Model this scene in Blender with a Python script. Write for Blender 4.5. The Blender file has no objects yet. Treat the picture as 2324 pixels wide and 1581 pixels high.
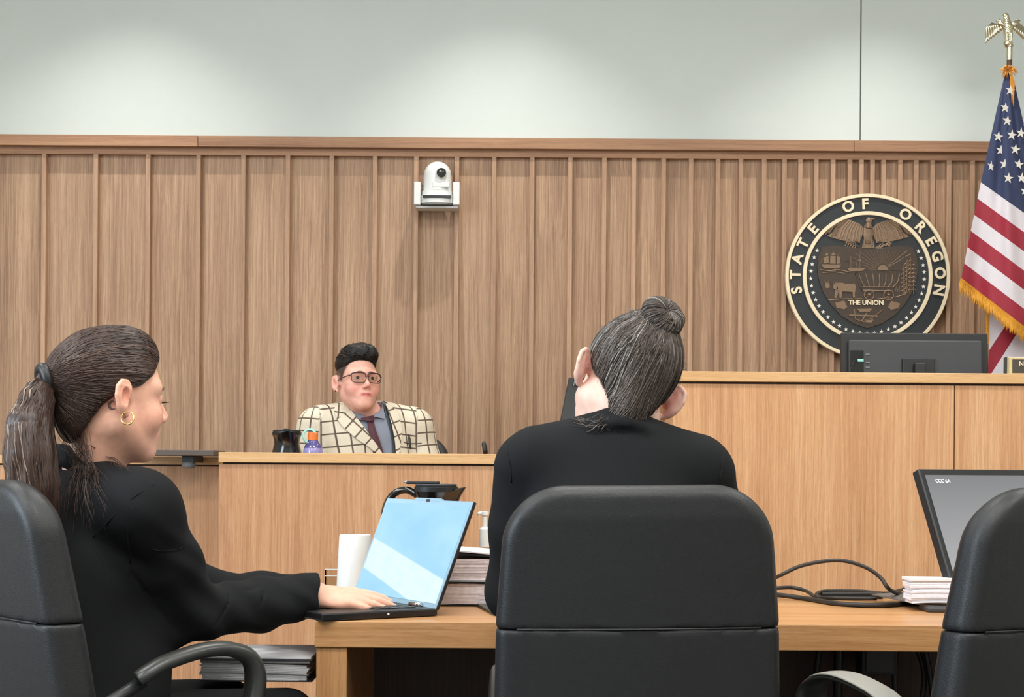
import bpy, bmesh, math, random
import numpy as np
from mathutils import Vector, Matrix
random.seed(7); RNG = np.random.RandomState(7)
SC = bpy.context.scene
COL = SC.collection
# ------------------------------------------------------------------ camera
F = 3600.0; HZ = 1065.0; EYE = 1.06; ROLL = math.radians(0.42)
cam_d = bpy.data.cameras.new('camera'); cam = bpy.data.objects.new('camera', cam_d); COL.objects.link(cam)
cam_d.sensor_width = 36; cam_d.lens = F/2324*36
cam_d.shift_y = (HZ-790.5)/2324
cam.matrix_world = Matrix.Translation((0, 0, EYE)) @ Matrix.Rotation(math.pi/2, 4, 'X') @ Matrix.Rotation(ROLL, 4, 'Z')
cam_d.clip_start = .05; cam_d.clip_end = 60
SC.camera = cam
def P(px, py, Y):
    """point at depth Y seen at a pixel of the 2324x1581 frame"""
    dx, dy = px-1162, HZ-py
    c, s = math.cos(ROLL), math.sin(ROLL)
    return Vector(((dx*c-dy*s)/F*Y, Y, EYE+(dx*s+dy*c)/F*Y))
def PZ(px, py, z):
    """point at height z seen at a pixel"""
    dx, dy = px-1162, HZ-py
    c, s = math.cos(ROLL), math.sin(ROLL)
    return P(px, py, (z-EYE)*F/(dx*s+dy*c))
# ------------------------------------------------------------------ light
W = bpy.data.worlds.new('world'); SC.world = W; W.use_nodes = True
W.node_tree.nodes['Background'].inputs[0].default_value = (.75, .85, 1, 1)
W.node_tree.nodes['Background'].inputs[1].default_value = .6
SC.view_settings.view_transform = 'Standard'; SC.view_settings.look = 'None'
SC.view_settings.exposure = 0.15; SC.view_settings.gamma = 1.0
SC.cycles.use_denoising = True
SC.cycles.max_bounces = 8; SC.cycles.diffuse_bounces = 5
SC.cycles.sample_clamp_indirect = 4
CEIL = 3.85
def area(name, loc, rot, sx, sy, power, col):
    l = bpy.data.lights.new(name, 'AREA'); l.shape = 'RECTANGLE'; l.size = sx; l.size_y = sy
    l.energy = power; l.color = col
    o = bpy.data.objects.new(name, l); COL.objects.link(o); o.location = loc; o.rotation_euler = rot
    return o
PANELS = [(x, y) for y in (-0.8, 1.6, 4.0) for x in (-2.4, 0.0, 2.4)]
for (x, y) in PANELS:
    area('ceiling_panel_lamp', (x, y, CEIL-.035), (0, 0, 0), 1.15, .55, 37 if y > 3 else 50, (1, .985, .94))
DOWN = [(-3.38, 6.46), (-1.72, 6.46), (-.06, 6.46), (1.60, 6.46), (3.26, 6.46)]
for (x, y) in DOWN:
    l = bpy.data.lights.new('downlight_lamp', 'SPOT'); l.energy = 100; l.color = (1, .965, .90)
    l.spot_size = math.radians(92); l.spot_blend = .85; l.shadow_soft_size = .02
    o = bpy.data.objects.new('downlight_lamp', l); COL.objects.link(o); o.location = (x, y, CEIL-.03)
# daylight through the window on the left
area('window_daylight', (-4.05, 1.3, 1.9), (0, math.radians(-90), 0), 1.9, 3.0, 170, (.72, .86, 1))
# ------------------------------------------------------------------ materials
def lin(c):
    return tuple((x/12.92 if x <= .04045 else ((x+.055)/1.055)**2.4) for x in (v/255 for v in c))
def nt_new(name):
    m = bpy.data.materials.new(name); m.use_nodes = True
    nt = m.node_tree; b = nt.nodes['Principled BSDF']
    return m, nt, b
def node(nt, typ, **kw):
    n = nt.nodes.new(typ)
    for k, v in kw.items():
        if k.startswith('i_'):
            n.inputs[int(k[2:])].default_value = v
        else: setattr(n, k, v)
    return n
def ramp(nt, stops):
    r = nt.nodes.new('ShaderNodeValToRGB'); e = r.color_ramp.elements
    while len(e) > len(stops): e.remove(e[-1])
    while len(e) < len(stops): e.new(.5)
    for x, (p, c) in zip(e, stops): x.position = p; x.color = (*c, 1)
    return r
def plain(name, rgb, rough=.5, metal=0, var=.06, scale=40, bump=0, bscale=200, spec=.5, coat=0, sss=0, emis=0):
    m, nt, b = nt_new(name); L = nt.links.new
    c = lin(rgb)
    g = node(nt, 'ShaderNodeNewGeometry')
    n = node(nt, 'ShaderNodeTexNoise'); n.inputs['Scale'].default_value = scale; n.inputs['Detail'].default_value = 3
    L(g.outputs['Position'], n.inputs['Vector'])
    r = ramp(nt, [(.25, tuple(x*(1-var) for x in c)), (.75, tuple(min(1, x*(1+var)) for x in c))])
    L(n.outputs[0], r.inputs[0]); L(r.outputs[0], b.inputs['Base Color'])
    b.inputs['Roughness'].default_value = rough; b.inputs['Metallic'].default_value = metal
    b.inputs['Specular IOR Level'].default_value = spec
    b.inputs['Coat Weight'].default_value = coat; b.inputs['Coat Roughness'].default_value = .15
    if sss:
        b.inputs['Subsurface Weight'].default_value = sss
        b.inputs['Subsurface Radius'].default_value = (.012, .004, .002); b.inputs['Subsurface Scale'].default_value = 1
    if emis:
        L(r.outputs[0], b.inputs['Emission Color']); b.inputs['Emission Strength'].default_value = emis
    if bump:
        n2 = node(nt, 'ShaderNodeTexNoise'); n2.inputs['Scale'].default_value = bscale; n2.inputs['Detail'].default_value = 4
        L(g.outputs['Position'], n2.inputs['Vector'])
        bp = node(nt, 'ShaderNodeBump'); bp.inputs['Strength'].default_value = bump; bp.inputs['Distance'].default_value = .002
        L(n2.outputs[0], bp.inputs['Height']); L(bp.outputs[0], b.inputs['Normal'])
    return m
def wood(name, dark, mid, light, axis='Z', rough=.42, fine=170, coarse=14, streak=.5, objvar=.10):
    m, nt, b = nt_new(name); L = nt.links.new
    g = node(nt, 'ShaderNodeNewGeometry'); oi = node(nt, 'ShaderNodeObjectInfo')
    off = node(nt, 'ShaderNodeVectorMath', operation='SCALE'); off.inputs[0].default_value = (7.3, 3.1, 5.7)
    L(oi.outputs['Random'], off.inputs['Scale'])
    add = node(nt, 'ShaderNodeVectorMath', operation='ADD'); L(g.outputs['Position'], add.inputs[0]); L(off.outputs[0], add.inputs[1])
    # grain wanders a little along the board
    wn = node(nt, 'ShaderNodeTexNoise'); wn.inputs['Scale'].default_value = 1.6; L(add.outputs[0], wn.inputs['Vector'])
    ws = node(nt, 'ShaderNodeVectorMath', operation='SCALE'); ws.inputs['Scale'].default_value = .03; L(wn.outputs[1], ws.inputs[0])
    add2 = node(nt, 'ShaderNodeVectorMath', operation='ADD'); L(add.outputs[0], add2.inputs[0]); L(ws.outputs[0], add2.inputs[1])
    def stretched(sc, along):
        v = [sc, sc, sc]; v['XYZ'.index(axis)] = along
        k = node(nt, 'ShaderNodeVectorMath', operation='MULTIPLY'); k.inputs[1].default_value = v
        L(add2.outputs[0], k.inputs[0])
        n = node(nt, 'ShaderNodeTexNoise'); n.inputs['Scale'].default_value = 1; n.inputs['Detail'].default_value = 3; n.inputs['Roughness'].default_value = .6
        L(k.outputs[0], n.inputs['Vector']); return n
    a = stretched(coarse, .5); f = stretched(fine, 2.2); vf = stretched(fine*3.2, 24)
    r1 = ramp(nt, [(.3, lin(dark)), (.5, lin(mid)), (.7, lin(light))]); L(a.outputs[0], r1.inputs[0])
    r2 = ramp(nt, [(.33, lin(dark)), (.5, lin(mid)), (.68, lin(light))]); L(f.outputs[0], r2.inputs[0])
    mx = node(nt, 'ShaderNodeMix', data_type='RGBA'); mx.inputs[0].default_value = streak
    L(r1.outputs[0], mx.inputs[6]); L(r2.outputs[0], mx.inputs[7])
    r3 = ramp(nt, [(.35, (.74, .72, .70)), (.52, (1, 1, 1))]); L(vf.outputs[0], r3.inputs[0])
    mm = node(nt, 'ShaderNodeMix', data_type='RGBA', blend_type='MULTIPLY'); mm.inputs[0].default_value = .55
    L(mx.outputs[2], mm.inputs[6]); L(r3.outputs[0], mm.inputs[7])
    hv = node(nt, 'ShaderNodeHueSaturation')
    mr = node(nt, 'ShaderNodeMapRange'); mr.inputs[3].default_value = 1-objvar; mr.inputs[4].default_value = 1+objvar
    L(oi.outputs['Random'], mr.inputs[0]); L(mr.outputs[0], hv.inputs['Value']); L(mm.outputs[2], hv.inputs['Color'])
    L(hv.outputs[0], b.inputs['Base Color'])
    b.inputs['Roughness'].default_value = rough; b.inputs['Specular IOR Level'].default_value = .35
    bp = node(nt, 'ShaderNodeBump'); bp.inputs['Strength'].default_value = .12; bp.inputs['Distance'].default_value = .001
    L(f.outputs[0], bp.inputs['Height']); L(bp.outputs[0], b.inputs['Normal'])
    return m
def attr_ramp(name, attr, stops, rough=.5, spec=.4, bump=0, fine=None):
    """colour from a float attribute stored on the mesh"""
    m, nt, b = nt_new(name); L = nt.links.new
    a = node(nt, 'ShaderNodeAttribute', attribute_name=attr)
    r = ramp(nt, [(p, lin(c)) for p, c in stops]); L(a.outputs['Fac'], r.inputs[0]); L(r.outputs[0], b.inputs['Base Color'])
    b.inputs['Roughness'].default_value = rough; b.inputs['Specular IOR Level'].default_value = spec
    return m
def glass(name, rgb, rough=.05, alpha=None):
    m, nt, b = nt_new(name)
    b.inputs['Base Color'].default_value = (*lin(rgb), 1); b.inputs['Transmission Weight'].default_value = 1
    b.inputs['Roughness'].default_value = rough; b.inputs['IOR'].default_value = 1.3
    return m
M = {}
M['wall'] = plain('painted_wall', (206, 214, 210), .85, var=.02, scale=3, bump=.15, bscale=500)
M['side_wall'] = plain('pale_plaster', (205, 205, 198), .9, var=.02, scale=3)
M['ceiling'] = plain('ceiling_tile', (225, 225, 220), .9, var=.02, scale=5)
M['floor'] = plain('carpet', (96, 92, 88), .95, var=.25, scale=260, bump=.5, bscale=600)
M['slatwood'] = wood('oak_wall', (138, 108, 85), (169, 136, 109), (197, 165, 135), 'Z', .5, streak=.62, objvar=.05)
M['slat'] = wood('oak_slat', (146, 113, 90), (172, 138, 111), (193, 159, 132), 'Z', .5, objvar=.08)
M['trim'] = wood('oak_trim', (132, 97, 73), (158, 119, 91), (178, 139, 108), 'X', .5, objvar=.10)
M['bench'] = wood('oak_bench', (184, 130, 92), (208, 156, 112), (226, 182, 140), 'Z', .38, fine=190, coarse=11, objvar=.02)
M['stand'] = wood('oak_stand', (172, 122, 88), (195, 146, 107), (213, 171, 132), 'Z', .38, fine=190, coarse=11, objvar=.02)
M['ledge'] = wood('maple_ledge', (205, 158, 106), (218, 174, 124), (228, 188, 142), 'X', .35, objvar=.03)
M['tabletop'] = wood('oak_table', (176, 124, 78), (198, 147, 98), (214, 168, 119), 'X', .28, objvar=.02)
M['tableleg'] = wood('oak_table_leg', (178, 126, 80), (199, 148, 99), (213, 164, 116), 'Z', .35, objvar=.02)
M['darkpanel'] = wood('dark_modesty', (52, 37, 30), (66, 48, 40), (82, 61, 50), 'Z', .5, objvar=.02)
M['black'] = plain('black_plastic', (26, 27, 29), .42, var=.1)
M['gloss_black'] = plain('gloss_black', (14, 14, 15), .12, var=.1, coat=.6)
M['dark_grey'] = plain('dark_grey_plastic', (58, 60, 64), .5, var=.06)
M['grey'] = plain('grey_plastic', (120, 121, 122), .5, var=.05)
M['leather'] = plain('black_leather', (29, 30, 32), .45, var=.08, scale=60, bump=.25, bscale=420, spec=.45)
M['leather_side'] = plain('black_leather_band', (34, 34, 34), .5, var=.1, bump=.2, bscale=420)
M['arm_plastic'] = plain('arm_plastic', (44, 45, 43), .34, var=.06)
M['sheen_grey'] = plain('sheen_grey', (150, 148, 142), .5, var=.04)  # overhead sheen on black arm plastic, put into a pale grey colour
M['cloth'] = plain('black_suiting', (24, 25, 27), .85, var=.12, scale=300, bump=.3, bscale=1400, spec=.2)
M['cloth2'] = plain('black_suiting_warm', (29, 29, 30), .85, var=.12, scale=300, bump=.3, bscale=1400, spec=.2)
M['white_plastic'] = plain('white_plastic', (222, 224, 222), .35, var=.02)
M['white_paper'] = plain('white_paper', (232, 232, 234), .8, var=.02)
M['paper_edge'] = plain('paper_edges', (236, 224, 226), .85, var=.12, scale=90)
M['paper_edge2'] = plain('paper_edges_white', (232, 232, 240), .85, var=.06, scale=90)
M['cable'] = plain('cable_rubber', (38, 34, 31), .5, var=.08)
M['brass'] = plain('pale_brass', (216, 210, 180), .22, metal=1, var=.1, scale=120)
M['gold'] = plain('gold_metal', (226, 190, 120), .2, metal=1, var=.05)
M['chrome'] = plain('chrome', (200, 202, 205), .15, metal=1, var=.03)
M['bronze'] = plain('bronze', (70, 59, 50), .5, metal=.35, var=.2, scale=160)
M['bronze_hi'] = plain('bronze_worn', (128, 105, 84), .45, metal=.35, var=.18, scale=200)
M['bronze_dk'] = plain('bronze_dark', (82, 66, 54), .55, metal=.3, var=.22, scale=120)
M['seal_dark'] = plain('seal_dark', (37, 42, 46), .6, var=.05, bump=.2, bscale=500)
M['seal_cream'] = plain('seal_cream', (232, 216, 184), .5, var=.04)
M['star_white'] = plain('star_white', (226, 222, 214), .6, var=.03)
M['flag_blue'] = plain('flag_blue', (40, 50, 84), .75, var=.08, scale=120, bump=.2, bscale=900)
M['flag_red'] = plain('flag_red', (146, 30, 50), .7, var=.06, scale=120, bump=.2, bscale=900)
M['flag_white'] = plain('flag_white', (208, 203, 210), .75, var=.03, scale=120, bump=.2, bscale=900)
M['fringe'] = plain('gold_fringe', (214, 152, 40), .55, var=.22, scale=260)
M['orange'] = plain('orange_cap', (232, 118, 50), .4, var=.05)
M['teal'] = plain('teal_strap', (150, 214, 206), .4, var=.05)
M['purple'] = plain('purple_bottle', (150, 142, 196), .12, var=.25, scale=60, coat=.5)
M['purple_dk'] = plain('purple_bottle_dark', (84, 78, 132), .15, var=.2, scale=60, coat=.5)
M['clear'] = glass('clear_plastic', (238, 238, 232), .05)
M['skin_eye'] = plain('eye_white', (226, 216, 208), .2, var=.02)
M['iris'] = plain('iris', (58, 42, 34), .15, var=.2, scale=900)
M['brow'] = plain('brow', (110, 72, 62), .7, var=.2, scale=900)
M['frame_brown'] = plain('glasses_frame', (62, 34, 30), .25, var=.1)
M['shirt'] = plain('blue_grey_shirt', (122, 128, 142), .8, var=.05, scale=200, bump=.2, bscale=1200)
M['tie'] = plain('maroon_tie', (70, 24, 36), .6, var=.08, scale=200, bump=.3, bscale=1200)
M['lining'] = plain('dark_lining', (52, 58, 66), .6, var=.05)
# ------------------------------------------------------------------ scene helpers
WL = {}
def tag(o, label=None, cat=None, group=None, kind=None):
    if label: o['label'] = label
    if cat: o['category'] = cat
    if group: o['group'] = group
    if kind: o['kind'] = kind
    return o
def thing(name, loc, label, cat, group=None):
    o = bpy.data.objects.new(name, None); COL.objects.link(o); o.location = loc; o.empty_display_size = .05
    WL[o] = Vector(loc); return tag(o, label, cat, group)
def mesh_from(name, V, Fc, smooth=False):
    me = bpy.data.meshes.new(name)
    V = np.asarray(V, dtype=np.float32)
    if isinstance(Fc, np.ndarray):
        n, k = Fc.shape
        me.vertices.add(len(V)); me.vertices.foreach_set('co', V.ravel())
        me.loops.add(n*k); me.loops.foreach_set('vertex_index', Fc.ravel().astype(np.int32))
        me.polygons.add(n); me.polygons.foreach_set('loop_start', np.arange(0, n*k, k, dtype=np.int32))
        me.polygons.foreach_set('loop_total', np.full(n, k, dtype=np.int32))
        me.update(calc_edges=True)
    else:
        me.from_pydata([tuple(map(float, v)) for v in V], [], [tuple(f) for f in Fc]); me.update()
    if smooth: me.polygons.foreach_set('use_smooth', np.ones(len(me.polygons), dtype=bool))
    return me
def put(name, me, mat, parent=None, loc=None):
    o = bpy.data.objects.new(name, me); COL.objects.link(o)
    if mat is not None and not me.materials:
        me.materials.append(M[mat] if isinstance(mat, str) else mat)
    w = Vector(loc) if loc is not None else Vector((0, 0, 0))
    WL[o] = w
    if parent is not None:
        o.parent = parent; o.location = w-WL[parent]
    else: o.location = w
    return o
def spline(pts, n=5):
    """Catmull-Rom through the points"""
    Q = [Vector(p) for p in pts]; Q = [Q[0]*2-Q[1]]+Q+[Q[-1]*2-Q[-2]]; out = []
    for i in range(1, len(Q)-2):
        a, b, c, d = Q[i-1:i+3]
        for j in range(n):
            t = j/n; out.append(.5*((2*b)+(c-a)*t+(2*a-5*b+4*c-d)*t*t+(3*b-a-3*c+d)*t**3))
    return out+[Q[-2]]
class MB:
    """collects shapes in world space; build() links them as one mesh object"""
    def __init__(s, M4=None): s.bm = bmesh.new(); s.M = M4
    def _add(s, V, Fc):
        vs = [s.bm.verts.new(s.M @ Vector(v) if s.M is not None else Vector(v)) for v in V]
        for f in Fc:
            try: s.bm.faces.new([vs[i] for i in f])
            except ValueError: pass
        return vs
    def box(s, x0, x1, y0, y1, z0, z1, bev=0):
        V = [(x, y, z) for x in (x0, x1) for y in (y0, y1) for z in (z0, z1)]
        Fc = [(0, 1, 3, 2), (4, 6, 7, 5), (0, 4, 5, 1), (2, 3, 7, 6), (0, 2, 6, 4), (1, 5, 7, 3)]
        vs = s._add(V, Fc)
        if bev:
            es = list({e for v in vs for e in v.link_edges})
            bmesh.ops.bevel(s.bm, geom=es, offset=bev, segments=2, affect='EDGES', profile=.5)
        return s
    def prism(s, poly, d0, d1, fr=None):
        """poly: list of 2D points; fr: function (u,v,d)->3D"""
        fr = fr or (lambda u, v, d: (u, d, v)); n = len(poly)
        V = [fr(u, v, d0) for u, v in poly]+[fr(u, v, d1) for u, v in poly]
        Fc = [tuple(range(n)), tuple(range(2*n-1, n-1, -1))]+[(i, (i+1) % n, n+(i+1) % n, n+i) for i in range(n)]
        s._add(V, Fc); return s
    def tube(s, pts, r, k=8, close=False, flat=None, ref=None):
        """r: number or list; flat=(a,b) elliptic section multipliers; ref: vector for the section's first axis"""
        pts = [Vector(p) for p in pts]; n = len(pts)
        rr = r if hasattr(r, '__len__') else [r]*n
        V = []; up = None
        for i, p in enumerate(pts):
            if close: t = pts[(i+1) % n]-pts[i-1]
            else: t = pts[min(i+1, n-1)]-pts[max(i-1, 0)]
            if t.length < 1e-9: t = Vector((0, 0, 1))
            t.normalize()
            if ref is not None: a = Vector(ref)-t*t.dot(Vector(ref))
            elif up is None: a = t.orthogonal()
            else: a = up-t*t.dot(up)
            if a.length < 1e-6: a = t.orthogonal()
            a.normalize(); up = a; b = t.cross(a)
            fa, fb = flat or (1, 1)
            for j in range(k):
                q = 2*math.pi*j/k; V.append(p+a*math.cos(q)*rr[i]*fa+b*math.sin(q)*rr[i]*fb)
        Fc = []; m = n if close else n-1
        for i in range(m):
            for j in range(k):
                Fc.append((i*k+j, i*k+(j+1) % k, ((i+1) % n)*k+(j+1) % k, ((i+1) % n)*k+j))
        if not close: Fc += [tuple(range(k-1, -1, -1)), tuple(range((n-1)*k, n*k))]
        s._add(V, Fc); return s
    def lathe(s, prof, c, axis=(0, 0, 1), k=28, cap=True, sx=1, sy=1):
        """prof: list of (radius, height)"""
        ax = Vector(axis).normalized(); a = Vector((1, 0, 0)) if abs(ax.x) < .9 else Vector((0, 1, 0))
        a = (a-ax*a.dot(ax)).normalized(); b = ax.cross(a); c = Vector(c)
        V = [c+ax*h+a*math.cos(2*math.pi*j/k)*r*sx+b*math.sin(2*math.pi*j/k)*r*sy for r, h in prof for j in range(k)]
        Fc = [(i*k+j, i*k+(j+1) % k, (i+1)*k+(j+1) % k, (i+1)*k+j) for i in range(len(prof)-1) for j in range(k)]
        if cap: Fc += [tuple(range(k-1, -1, -1)), tuple(range((len(prof)-1)*k, len(prof)*k))]
        s._add(V, Fc); return s
    def ball(s, c, r, k=14):
        r = r if hasattr(r, '__len__') else (r, r, r); c = Vector(c); V = []; n = k//2
        for i in range(n+1):
            th = math.pi*i/n
            for j in range(k):
                q = 2*math.pi*j/k
                V.append((c.x+r[0]*math.sin(th)*math.cos(q), c.y+r[1]*math.sin(th)*math.sin(q), c.z+r[2]*math.cos(th)))
        Fc = [(i*k+j, (i+1)*k+j, (i+1)*k+(j+1) % k, i*k+(j+1) % k) for i in range(n) for j in range(k)]
        s._add(V, Fc); return s
    def build(s, name, mat, parent=None, smooth=False, label=None, bev=0, auto=None):
        bm = s.bm
        bmesh.ops.remove_doubles(bm, verts=bm.verts, dist=1e-6)
        bmesh.ops.dissolve_degenerate(bm, edges=bm.edges, dist=1e-7)
        if bev: bmesh.ops.bevel(bm, geom=list(bm.edges), offset=bev, segments=2, affect='EDGES', profile=.5)
        bmesh.ops.recalc_face_normals(bm, faces=bm.faces)
        lo = Vector((min(v.co[i] for v in bm.verts) for i in range(3))); hi = Vector((max(v.co[i] for v in bm.verts) for i in range(3)))
        c = (lo+hi)/2
        for v in bm.verts: v.co -= c
        me = bpy.data.meshes.new(name); bm.to_mesh(me); bm.free()
        if smooth:
            me.polygons.foreach_set('use_smooth', np.ones(len(me.polygons), dtype=bool))
            if auto: me.set_sharp_from_angle(angle=math.radians(auto))
        o = put(name, me, mat, parent, c)
        if label: o['label'] = label
        return o
def boxo(name, x0, x1, y0, y1, z0, z1, mat, parent=None, bev=0):
    return MB().box(min(x0, x1), max(x0, x1), min(y0, y1), max(y0, y1), min(z0, z1), max(z0, z1), bev).build(name, mat, parent)
def struct(o): o['kind'] = 'structure'; return o
def text_mesh(txt, size, depth, bold=.0):
    cu = bpy.data.curves.new('lettering', 'FONT'); cu.body = txt; cu.size = size; cu.extrude = depth; cu.offset = bold
    cu.align_x = 'CENTER'; cu.align_y = 'CENTER'; cu.resolution_u = 4
    o = bpy.data.objects.new('lettering', cu); COL.objects.link(o)
    dg = bpy.context.evaluated_depsgraph_get(); dg.update()
    me = bpy.data.meshes.new_from_object(o.evaluated_get(dg))
    bpy.data.objects.remove(o); bpy.data.curves.remove(cu)
    return me
# ------------------------------------------------------------------ signed distance modelling
A = lambda *v: np.array(v, dtype=np.float32)
def s_cap(p, a, b, ra, rb):
    a = np.asarray(a, np.float32); b = np.asarray(b, np.float32); ba = b-a
    t = np.clip(((p-a)@ba)/max(1e-9, float(ba@ba)), 0, 1)
    return np.linalg.norm(p-a-t[:, None]*ba, axis=1)-(ra+(rb-ra)*t)
def s_ell(p, c, r, R=None):
    q = p-np.asarray(c, np.float32)
    if R is not None: q = q@R
    r = np.asarray(r, np.float32); k0 = np.linalg.norm(q/r, axis=1); k1 = np.linalg.norm(q/(r*r), axis=1)
    return np.where(k1 > 1e-6, k0*(k0-1)/np.maximum(k1, 1e-6), -r.min())
def s_box(p, c, h, r=0, R=None):
    q = p-np.asarray(c, np.float32)
    if R is not None: q = q@R
    q = np.abs(q)-(np.asarray(h, np.float32)-r)
    return np.linalg.norm(np.maximum(q, 0), axis=1)+np.minimum(q.max(axis=1), 0)-r
def U(a, b, k=0.0):
    if k <= 0: return np.minimum(a, b)
    h = np.maximum(k-np.abs(a-b), 0)/k
    return np.minimum(a, b)-h*h*k*.25
def S(a, b, k=0.0): return -U(-a, b, k)     # a minus b
def I(a, b, k=0.0): return -U(-a, -b, k)
def chain(p, pts, rs, k=0.0):
    d = None
    for i in range(len(pts)-1):
        e = s_cap(p, pts[i], pts[i+1], rs[i], rs[i+1]); d = e if d is None else U(d, e, k)
    return d
def vnoise(p, sc, seed=0):
    q = p*sc; d = np.zeros(len(p), np.float32); rs = np.random.RandomState(seed)
    for i in range(5):
        w = rs.normal(size=3); w /= np.linalg.norm(w); d += np.sin(q@w.astype(np.float32)*(1+.45*i)+rs.rand()*6.28)/(1+.3*i)
    return d/3
def sdf_net(f, lo, hi, h):
    lo = np.asarray(lo, np.float32); n = np.ceil((np.asarray(hi)-lo)/h).astype(int)+1
    Bk = 8; nb = (n+Bk-1)//Bk; n = nb*Bk+1
    g = np.stack(np.meshgrid(*[np.arange(k) for k in nb], indexing='ij'), -1).reshape(-1, 3)
    dc = f((lo+(g*Bk+Bk/2)*h).astype(np.float32))
    keep = np.abs(dc) < Bk*h*.87*1.45+.004
    val = np.repeat(np.repeat(np.repeat(np.where(dc < 0, -1., 1.).astype(np.float32).reshape(nb), Bk, 0), Bk, 1), Bk, 2)
    val = np.pad(val, ((0, 1),)*3, mode='edge')
    lo_i = np.stack(np.meshgrid(*[np.arange(Bk+1)]*3, indexing='ij'), -1).reshape(-1, 3)
    gk = g[keep]
    for s0 in range(0, len(gk), 1500):
        idx = (gk[s0:s0+1500, None, :]*Bk+lo_i[None]).reshape(-1, 3)
        val[idx[:, 0], idx[:, 1], idx[:, 2]] = f((lo+idx*h).astype(np.float32))
    ins = val < 0
    c = np.zeros([k-1 for k in val.shape], np.int8)
    for i in (0, 1):
        for j in (0, 1):
            for k in (0, 1):
                c += ins[i:ins.shape[0]-1+i, j:ins.shape[1]-1+j, k:ins.shape[2]-1+k]
    act = (c > 0) & (c < 8); ci = np.argwhere(act)
    acc = np.zeros((len(ci), 3), np.float32); cnt = np.zeros(len(ci), np.float32)
    for ax in range(3):
        o1, o2 = [a for a in range(3) if a != ax]
        for i in (0, 1):
            for j in (0, 1):
                a = ci.copy(); a[:, o1] += i; a[:, o2] += j; b = a.copy(); b[:, ax] += 1
                va = val[a[:, 0], a[:, 1], a[:, 2]]; vb = val[b[:, 0], b[:, 1], b[:, 2]]
                m = (va < 0) != (vb < 0); t = va/np.where(m, va-vb, 1)
                pt = a.astype(np.float32); pt[:, ax] += t
                acc[m] += pt[m]; cnt[m] += 1
    V = lo+acc/np.maximum(cnt, 1)[:, None]*h
    vid = np.full(act.shape, -1, np.int32); vid[act] = np.arange(len(ci))
    quads = []
    for ax in range(3):
        o1, o2 = (ax+1) % 3, (ax+2) % 3
        sl0 = [slice(None)]*3; sl1 = [slice(None)]*3; sl0[ax] = slice(0, -1); sl1[ax] = slice(1, None)
        e = np.argwhere(ins[tuple(sl0)] != ins[tuple(sl1)])
        ok = (e[:, o1] > 0) & (e[:, o2] > 0) & (e[:, o1] < ins.shape[o1]-1) & (e[:, o2] < ins.shape[o2]-1); e = e[ok]
        def at(i, j):
            q = e.copy(); q[:, o1] += i; q[:, o2] += j; return vid[q[:, 0], q[:, 1], q[:, 2]]
        q = np.stack([at(-1, -1), at(0, -1), at(0, 0), at(-1, 0)], 1)
        fl = ~ins[e[:, 0], e[:, 1], e[:, 2]]; q[fl] = q[fl][:, ::-1]; quads.append(q)
    Q = np.concatenate(quads); Q = Q[(Q >= 0).all(1)]
    return V.astype(np.float32), Q
def grad(f, p, e=.0015):
    g = np.zeros_like(p)
    for i in range(3):
        d = np.zeros(3, np.float32); d[i] = e; g[:, i] = f(p+d)-f(p-d)
    return g/np.maximum(np.linalg.norm(g, axis=1, keepdims=True), 1e-9)
def project(f, p, iso=0.0, it=5):
    p = p.astype(np.float32).copy()
    for _ in range(it):
        p -= grad(f, p)*(f(p)-iso)[:, None]
    return p
def sdfo(name, f, lo, hi, h, mat, parent, attrs=None, label=None):
    V, Q = sdf_net(f, lo, hi, h); c = (V.min(0)+V.max(0))/2
    me = mesh_from(name, V-c, Q, True)
    if attrs:
        for an, fn in attrs.items():
            v = np.asarray(fn(V), np.float32)
            if v.ndim == 1:
                at = me.attributes.new(an, 'FLOAT', 'POINT'); at.data.foreach_set('value', v)
            else:
                at = me.attributes.new(an, 'FLOAT_VECTOR', 'POINT'); at.data.foreach_set('vector', v.ravel())
    o = put(name, me, mat, parent, Vector(c.tolist()))
    if label: o['label'] = label
    return o
def strands(name, L, r, mat, parent, tone, k=3):
    """L: (S,K,3) polylines -> thin tubes in one mesh, tone per strand"""
    L = np.asarray(L, np.float32); Sn, K, _ = L.shape
    T = np.gradient(L, axis=1); T /= np.maximum(np.linalg.norm(T, axis=2, keepdims=True), 1e-9)
    ref = np.array([.31, .22, .92], np.float32)
    a = np.cross(T, ref); a /= np.maximum(np.linalg.norm(a, axis=2, keepdims=True), 1e-9); b = np.cross(T, a)
    tp = np.clip(np.minimum(np.linspace(0, 1, K)*8+.25, (1-np.linspace(0, 1, K))*5+.15), 0, 1)
    R = (np.asarray(r, np.float32).reshape(-1, 1)*np.ones((Sn, 1), np.float32)*tp[None])[..., None]
    rings = [L+a*R*math.cos(2*math.pi*j/k)+b*R*math.sin(2*math.pi*j/k) for j in range(k)]
    V = np.stack(rings, 2).reshape(-1, 3)
    base = (np.arange(Sn)[:, None]*K+np.arange(K-1)[None]).ravel()*k
    Q = np.concatenate([np.stack([base+j, base+(j+1) % k, base+k+(j+1) % k, base+k+j], 1) for j in range(k)])
    c = (V.min(0)+V.max(0))/2
    me = mesh_from(name, V-c, Q, True)
    at = me.attributes.new('tone', 'FLOAT', 'POINT'); at.data.foreach_set('value', np.repeat(np.asarray(tone, np.float32), K*k))
    o = put(name, me, mat, parent, Vector(c.tolist())); o['kind'] = 'stuff'
    return o
def frame(fwd, up=(0, 0, 1)):
    y = Vector(fwd).normalized(); z = Vector(up); z = (z-y*z.dot(y)).normalized(); x = y.cross(z)
    return np.array([x[:], y[:], z[:]], np.float32).T       # columns: right, forward, up
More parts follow.
